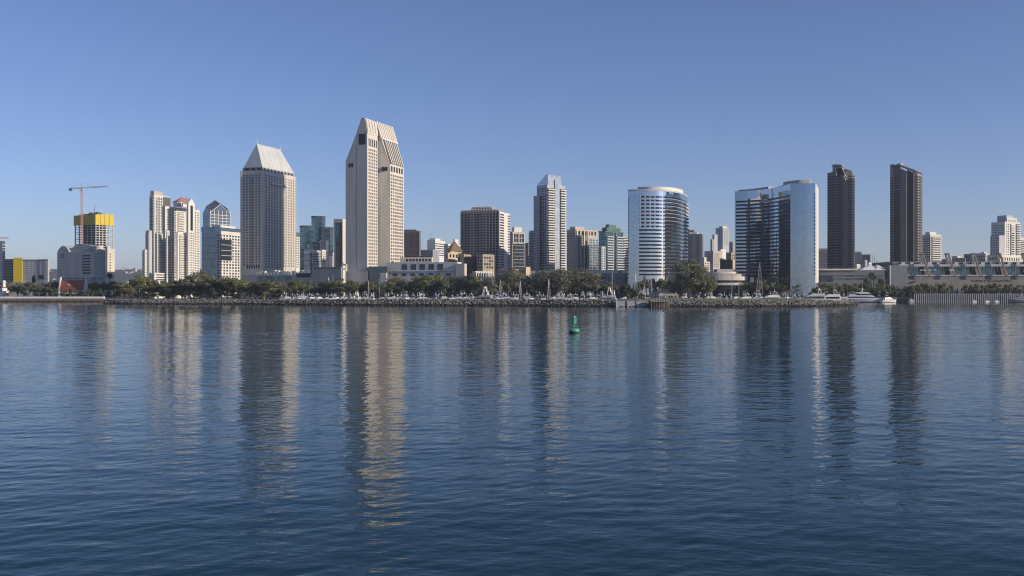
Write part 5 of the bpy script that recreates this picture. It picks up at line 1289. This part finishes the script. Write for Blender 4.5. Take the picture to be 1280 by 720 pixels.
def motor_yacht(L=17, hullm='hullw', canvas=None, tower=False):
    r = empty('motor_yacht', (0,0,-500)); Bm = L*.29; d = L*.125
    h = hull_mesh(L, Bm, d, None).build('hull', M[hullm], r); hull_mesh(L*.985, Bm*.99, .25, None).build('waterline', M['rust'], h)
    c = taper(-L*.33, L*.22, Bm*.40, d-.05, d+L*.11, .1, L*.07).build('cabin', M['hullw'], r)
    taper(-L*.28, L*.195, Bm*.405, d+L*.035, d+L*.085, .1, L*.035, .97).build('window', M['win'], c)
    f = taper(-L*.30, L*.08, Bm*.36, d+L*.11, d+L*.155, 0, L*.02, .95).build('flybridge', M['hullw'], r)
    taper(L*.02, L*.085, Bm*.33, d+L*.15, d+L*.19, .3, L*.04, .9).build('windscreen', M['win'], f)
    a = MB(); a.beam((-L*.22,-Bm*.33,d+L*.14),(-L*.19,-Bm*.28,d+L*.25),.14); a.beam((-L*.22,Bm*.33,d+L*.14),(-L*.19,Bm*.28,d+L*.25),.14); a.box(-L*.22,-L*.14,-Bm*.3,Bm*.3,d+L*.245,d+L*.26)
    a.build('radar_arch', M['hullw'], r); MB().cone((-L*.18,0),.45,.35,d+L*.26,d+L*.26+.7,10).build('radar_dome', M['hullw'], r); MB().beam((-L*.16,0,d+L*.26),(-L*.2,0,d+L*.42),.06,.03).build('aerial', M['hullw'], r)
    if canvas: MB().box(-L*.46,-L*.12,-Bm*.38,Bm*.38,d+L*.20,d+L*.22).build('canvas_top', M[canvas], r)
    if tower:
        t = MB()
        for s in (-1,1): t.beam((-L*.05,s*Bm*.3,d+L*.15),(-L*.10,s*Bm*.14,d+L*.42),.1); t.beam((-L*.2,s*Bm*.3,d+L*.15),(-L*.13,s*Bm*.14,d+L*.42),.1)
        t.box(-L*.16,-L*.06,-Bm*.16,Bm*.16,d+L*.41,d+L*.43); t.build('tuna_tower', M['steel'], r)
    rl = MB(); pr = None
    for i in range(9):
        t = .5+.48*i/8; x = -L/2+L*t; w = Bm/2*(1-max(0,(t-.45)/.55)**2.2)*.95; z = d*(1+.28*max(0,t-.4)/.6)
        for s in (-1,1): rl.beam((x,s*w,z),(x,s*w,z+.75),.04)
        if pr:
            for s in (-1,1): rl.beam((pr[0],s*pr[1],pr[2]+.75),(x,s*w,z+.75),.05)
        pr = (x,w,z)
    rl.build('bow_rail', M['steel'], r)
    return r
def sailboat(L=12.5, cover='canvas', hullm='hullw'):
    r = empty('sailing_boat', (0,0,-500)); Bm = L*.28; d = L*.10
    h = hull_mesh(L, Bm, d, None).build('hull', M[hullm], r)
    c = taper(-L*.12, L*.2, Bm*.3, d-.05, d+.6, .1, .8).build('cabin', M['hullw'], r); taper(-L*.08,L*.15,Bm*.305,d+.18,d+.42,.05,.2,.97).build('window', M['win'], c)
    H = L*1.38; MB().beam((L*.08,0,d),(L*.08,0,d+H),.11,.07,6).build('mast', M['steel'], r); MB().beam((L*.08,0,d+1.9),(-L*.34,0,d+1.9),.09,.08).build('boom', M['steel'], r)
    MB().beam((L*.06,0,d+2.15),(-L*.32,0,d+2.1),.30,.16,8).build('sail_cover', M[cover], r)
    s = MB(); s.beam((L*.49,0,d*1.2),(L*.08,0,d+H*.97),.035); s.beam((-L*.49,0,d),(L*.08,0,d+H),.03)
    for q in (-1,1): s.beam((L*.08,q*Bm*.45,d),(L*.08,q*.9,d+H*.55),.03); s.beam((L*.08,q*.9,d+H*.55),(L*.08,0,d+H*.95),.03)
    s.beam((L*.08,-.9,d+H*.55),(L*.08,.9,d+H*.55),.05); s.build('rigging', M['steel'], r)
    return r
BP = {'yacht': motor_yacht(17), 'canvas': motor_yacht(15,'hullw','canvas'), 'navy': motor_yacht(18,'navyhull'), 'sport': motor_yacht(16,'hullw',None,True), 'sail': sailboat(12.5), 'sail2': sailboat(11.5,'tan'), 'sail3': sailboat(14,'canvas','navyhull')}
BL = {'yacht':('white motor yacht','motor yacht'),'canvas':('white motor yacht with blue canvas','motor yacht'),'navy':('dark-hulled motor yacht','motor yacht'),'sport':('white sport boat with lookout tower','motor yacht'),'sail':('white sailing boat with blue sail cover','sailing boat'),'sail2':('white sailing boat with pale sail cover','sailing boat'),'sail3':('dark-hulled sailing boat','sailing boat')}
rb = random.Random(33); used = set()
def boat(kind, px, D, s=1., rz=None):
    p = BP[kind]; o = p if kind not in used else copy_tree(p); used.add(kind)
    o.location = (wx(px,D), D, 0); o.scale = (s,s,s); o.rotation_euler.z = rb.choice([R(80),R(-100),R(70),R(190),R(10)]) + rb.uniform(-.25,.25) if rz is None else R(rz)
    later(o, BL[kind][0], BL[kind][1], 'boats moored in the marina', px); return o
px = 354
while px < 1052:
    k = rb.choice(['yacht','yacht','yacht','canvas','sport','sail','yacht','navy','yacht','sport','yacht'])
    if 486 < px < 520: k = 'canvas'
    if 760 < px < 790 or 838 < px < 850: px += 9; continue
    if k.startswith('sail') and rb.random() < .6: k = 'yacht'
    D = rb.uniform(745,835) if px < 985 else rb.uniform(720,830)
    boat(k, px, D, rb.uniform(.9,1.12)); px += rb.uniform(4.5,8.5)
px = 358
while px < 1045:
    boat(rb.choice(['yacht','sport','canvas','yacht']), px, rb.uniform(738,760), rb.uniform(1.0,1.15)); px += rb.uniform(14,26)
boat('sport', 602, 735, 1.45, 168); boat('sail', 763, 736, 1.35, 20); boat('sport', 757, 740, 1.4, 170)
for px,s in ((617,.95),(626,1.05),(634,.9),(650,1.0),(794,1.35),(814,1.2),(805,.8),(913,1.2),(922,1.1)): boat('sail' if px%2 else 'sail2', px, 748+rb.uniform(0,50), s)
boat('sail3', 949, 742, 1.45, 60); boat('yacht', 961, 738, 1.35, 190); boat('navy', 1015, 716, 1.5, 186); boat('yacht', 1035, 722, 1.5, 186)
# small boats at the right
boat('sport', 1111, 842, .95, 20); boat('yacht', 1139, 868, .55, 40); 
for px in (1218,1234,1246): boat('yacht' if px%2 else 'canvas', px, 862, .33, 15)
boat('yacht', 1272, 862, .9, 170); boat('sail', 1279, 866, .7, 170)
# the big white yacht
def big_yacht():
    D = 846; r = empty('motor_yacht', (wx(1083,D), D, 0), R(-8)); tag(r, 'largest white three-deck yacht moored off the tip of the rocky spit', 'motor yacht', 'boats moored in the marina')
    L, Bm, d = 36, 7.5, 3.0
    hull_mesh(L,Bm,d,None).build('hull', M['paint'], r); hull_mesh(L*.99,Bm,.3,None).build('waterline', M['rust'], r)
    c = taper(-16,8,3.2,d-.05,d+2.4,.2,2.5).build('cabin', M['paint'], r); taper(-15,7.2,3.22,d+.8,d+1.8,.1,1.1,.98).build('window', M['win'], c)
    c = taper(-14,4.6,2.8,d+2.4,d+4.6,.2,2.4).build('cabin', M['paint'], r); taper(-8,3.8,2.83,d+3.1,d+4.1,.1,1.2,.98).build('window', M['win'], c)
    taper(-9,1.5,2.3,d+4.6,d+5.3,.2,.6).build('flybridge', M['paint'], r)
    MB().box(-16.5,-6,-3.2,3.2,d+4.5,d+4.7).build('deck_roof', M['canvas'], r)
    a = MB(); a.beam((-4,-1.8,d+5),(-3,-1.4,d+7.6),.22); a.beam((-4,1.8,d+5),(-3,1.4,d+7.6),.22); a.box(-4,-2.2,-1.6,1.6,d+7.5,d+7.8); a.build('radar_arch', M['paint'], r)
    MB().beam((-3,0,d+7.7),(-3.4,0,d+11),.12,.06).build('mast', M['paint'], r); MB().cone((-3,.9),.55,.3,d+7.8,d+8.6,10).build('radar_dome', M['paint'], r)
    rl = MB()
    for i in range(14):
        x = -17+i*2.4; w = Bm/2*(1-max(0,((x+18)/36-.45)/.55)**2.2)*.95; z = d*(1+.28*max(0,(x+18)/36-.4)/.6)
        for s in (-1,1): rl.beam((x,s*w,z),(x,s*w,z+.95),.05)
    rl.build('rail', M['steel'], r)
big_yacht()

# ================================================================== small things
def pavilion():
    D = 640; r = empty('pavilion', (wx(829,D), D, 4.0), R(20)); tag(r, 'open park pavilion with a grey pyramid roof beside the large eucalyptus', 'pavilion')
    m = MB(); h = wz(361.3,D)-4; e = wz(368.6,D)-4; m.v=[(-7,-7,e),(7,-7,e),(7,7,e),(-7,7,e),(0,0,h),(-7,-7,e-.35),(7,-7,e-.35),(7,7,e-.35),(-7,7,e-.35)]
    m.f=[(0,1,4),(1,2,4),(2,3,4),(3,0,4),(8,7,6,5),(5,6,1,0),(6,7,2,1),(7,8,3,2),(8,5,0,3)]; m.build('roof', M['tan'], r)
    me = MB().box(-.3,.3,-.3,.3,-1,e-.3).mesh('post', M['grey'])
    for x in (-5.5,0,5.5):
        for y in (-5.5,5.5): link('post', me, r, (x,y,0))
    for x in (-5.5,5.5): link('post', me, r, (x,0,0))
    D = 601; r = empty('pier', (wx(825,D), D, 0)); tag(r, 'short timber pier on dark piles set into the rocks below the pavilion', 'pier'); w = 12/FPX*D
    MB().box(-w,w,-1.5,9,3.3,3.75).build('deck', M['tan'], r); pm = MB().cone((0,0),.28,.28,-1.5,3.3,8).mesh('pile', M['wood']); rm = MB().box(-.06,.06,-.06,.06,3.7,4.75).mesh('rail_post', M['steel'])
    for i in range(8):
        for y in (-1.2,2.5): link('pile', pm, r, (-w+.4+(2*w-.8)*i/7,y,0))
        link('rail_post', rm, r, (-w+.2+(2*w-.4)*i/7,-1.4,0))
    MB().box(-w,w,-1.45,-1.38,4.65,4.78).build('rail', M['steel'], r); MB().box(-w,w,5,5.4,-1,3.3).build('back_wall', M['wood'], r)
pavilion()
def lamp(px, D, zb, ytop, look):
    r = empty('lamp_post', (wx(px,D), D, zb)); h = wz(ytop,D)-zb
    MB().beam((0,0,-.5),(0,0,h),.11,.07,8).build('pole', M['steel'], r); MB().beam((0,0,h),(1.3,0,h+.25),.06).build('arm', M['steel'], r); MB().box(.9,1.9,-.22,.22,h+.15,h+.35).build('lamp_head', M['lgrey'], r)
    later(r, look, 'lamp', 'lamp posts in the park and along the quay', px)
for px,D,y in ((174,745,361),(254,728,357.5),(311,716,358),(505,665,365),(705,637,364),(930,625,363),(1059,690,356)): lamp(px, D, crest(px)-.6, y, 'slim grey lamp post on the park shore')
for px,y in ((1163,357),(1187,357),(1200,352),(1229,343.5)): lamp(px, 878, ZG, y, 'slim lamp post on the right quay')
def marker():
    D = 607; r = empty('marker_post', (wx(770.5,D), D, 0)); tag(r, 'pale concrete marker post with white cap standing at the rocks left of the pier', 'post')
    MB().cone((0,0),.45,.4,-1.5,4.2,10).build('post', M['lgrey'], r); MB().cone((0,0),.55,.1,4.2,5.1,10).build('cap', M['paint'], r)
marker()
for i,(px,lb) in enumerate(((776,'grey concrete slab leaning on the rocks left of the pier'),(790,'second grey concrete slab on the rocks, midway to the pier'),(802,'grey concrete slab on the rocks nearest the pier'))):
    D = shoreD(px)+.2; s = MB().xsec([(-1.3,-.3),(.9,3.7),(1.6,3.7),(1.2,-.3)], -3.0, 3.0-.6*(i==1)).build('concrete_slab', M['grey']); s.location = (wx(px,D), D, 0); tag(s, lb, 'slab')

def buoy():
    D = 12740/(416.3-363); r = empty('channel_buoy', (wx(717.8,D), D, 0), R(25)); r.rotation_euler.x = R(1.5); tag(r, 'green channel buoy with lattice cage and lantern floating on the open water', 'buoy')
    def lathe(pr, n=28):
        m = MB()
        for z,q in pr:
            for i in range(n): t = 2*math.pi*i/n; m.v.append((math.cos(t)*q, math.sin(t)*q, z))
        for k in range(len(pr)-1):
            for i in range(n): m.f.append((k*n+i,k*n+(i+1)%n,(k+1)*n+(i+1)%n,(k+1)*n+i))
        m.f += [tuple(reversed(range(n))), tuple((len(pr)-1)*n+i for i in range(n))]; return m
    h = lathe([(-.9,.7),(-.6,1.0),(-.1,1.12),(.35,1.22),(.42,1.25),(.50,1.22),(.58,1.2),(.92,1.02),(1.0,.9),(1.02,.5)]).build('float', M['buoyl'], r, smooth=True)
    lathe([(-.05,1.135),(.3,1.225),(.31,1.20),(-.05,1.1)]).build('waterline_band', M['rust'], h); lathe([(.40,1.24),(.43,1.30),(.53,1.30),(.56,1.22)]).build('fender_ring', M['buoyg'], h)
    for i in range(2): MB().beam((math.cos(i*math.pi)*.75,math.sin(i*math.pi)*.75,.95),(math.cos(i*math.pi)*.75,math.sin(i*math.pi)*.75,1.2),.07).build('lifting_eye', M['steel'], h)
    leg = MB()
    for i in range(4):
        a = math.pi/4+i*math.pi/2; a2 = a+math.pi/2; c = lambda an,q: (math.cos(an)*q, math.sin(an)*q)
        leg.beam((*c(a,.72),1.0),(*c(a,.42),3.55),.045); 
        leg.beam((*c(a,.66),1.5),(*c(a2,.58),2.15),.025); leg.beam((*c(a2,.66),1.5),(*c(a,.58),2.15),.025)
        for z,q in ((1.5,.66),(2.15,.585),(2.8,.51),(3.5,.43)): leg.beam((*c(a,q),z),(*c(a2,q),z),.028)
    leg.build('lattice_cage', M['buoyl'], r)
    for i in range(4):
        a = i*math.pi/2; d = MB(); ca, sa = math.cos(a), math.sin(a)
        d.box(-.03,.0,-.36,.36,2.25,3.38); 
        d.v = [(x*ca-y*sa+ca*.40, x*sa+y*ca+sa*.40, z) for x,y,z in d.v]; d.build('daymark', M['buoyg'], r)
    MB().cone((0,0),.5,.5,3.5,3.58,16).build('top_plate', M['buoyl'], r)
    l = MB().cone((0,0),.15,.15,3.58,3.95,14).build('lantern', M['paint'], r); MB().cone((0,0),.17,.10,3.95,4.1,14).build('lantern_cap', M['dgrey'], l); MB().beam((0,0,4.1),(0,0,4.45),.02).build('bird_spike', M['steel'], l)
    MB().cone((0,0),.22,.12,1.3,1.62,14).build('bell', M['bronze'], r)
buoy()
def bird():
    o = MB(); D = 330
    o.v = [(-.42,0,0),(-.1,-.09,.05),(.28,0,.06),(.42,0,.02),(-.1,.09,.05),(0,0,.14),(0,0,-.07)]
    o.f = [(0,1,5),(1,3,5),(3,4,5),(4,0,5),(0,6,1),(1,6,3),(3,6,4),(4,6,0)]
    n = len(o.v)
    for s in (-1,1):
        k = len(o.v); o.v += [(.15,s*.06,.08),(-.15,s*.06,.07),(-.05,s*.45,.26),(.14,s*.42,.27),(-.22,s*.85,.16),(-.02,s*.80,.19)]
        o.f += [(k,k+3,k+2,k+1),(k+3,k+5,k+4,k+2)]
    b = o.build('bird', M['dgrey']); b.location = (wx(538.5,D), D, wz(293.8,D)); b.rotation_euler = (R(-12),R(-8),R(75)); b.scale = (1.0,1.0,1.0)
    so = b.modifiers.new('t','SOLIDIFY'); so.thickness = .02
    tag(b, 'small dark bird gliding in the sky right of the plain dark brown tower', 'bird')
bird()
for k,p in PROTO.items():
    if k not in FIRST: print('unused', k)
finish_labels()
for o in bpy.data.objects:
    for k in ('H','W'):
        if k in o: del o[k]
light()
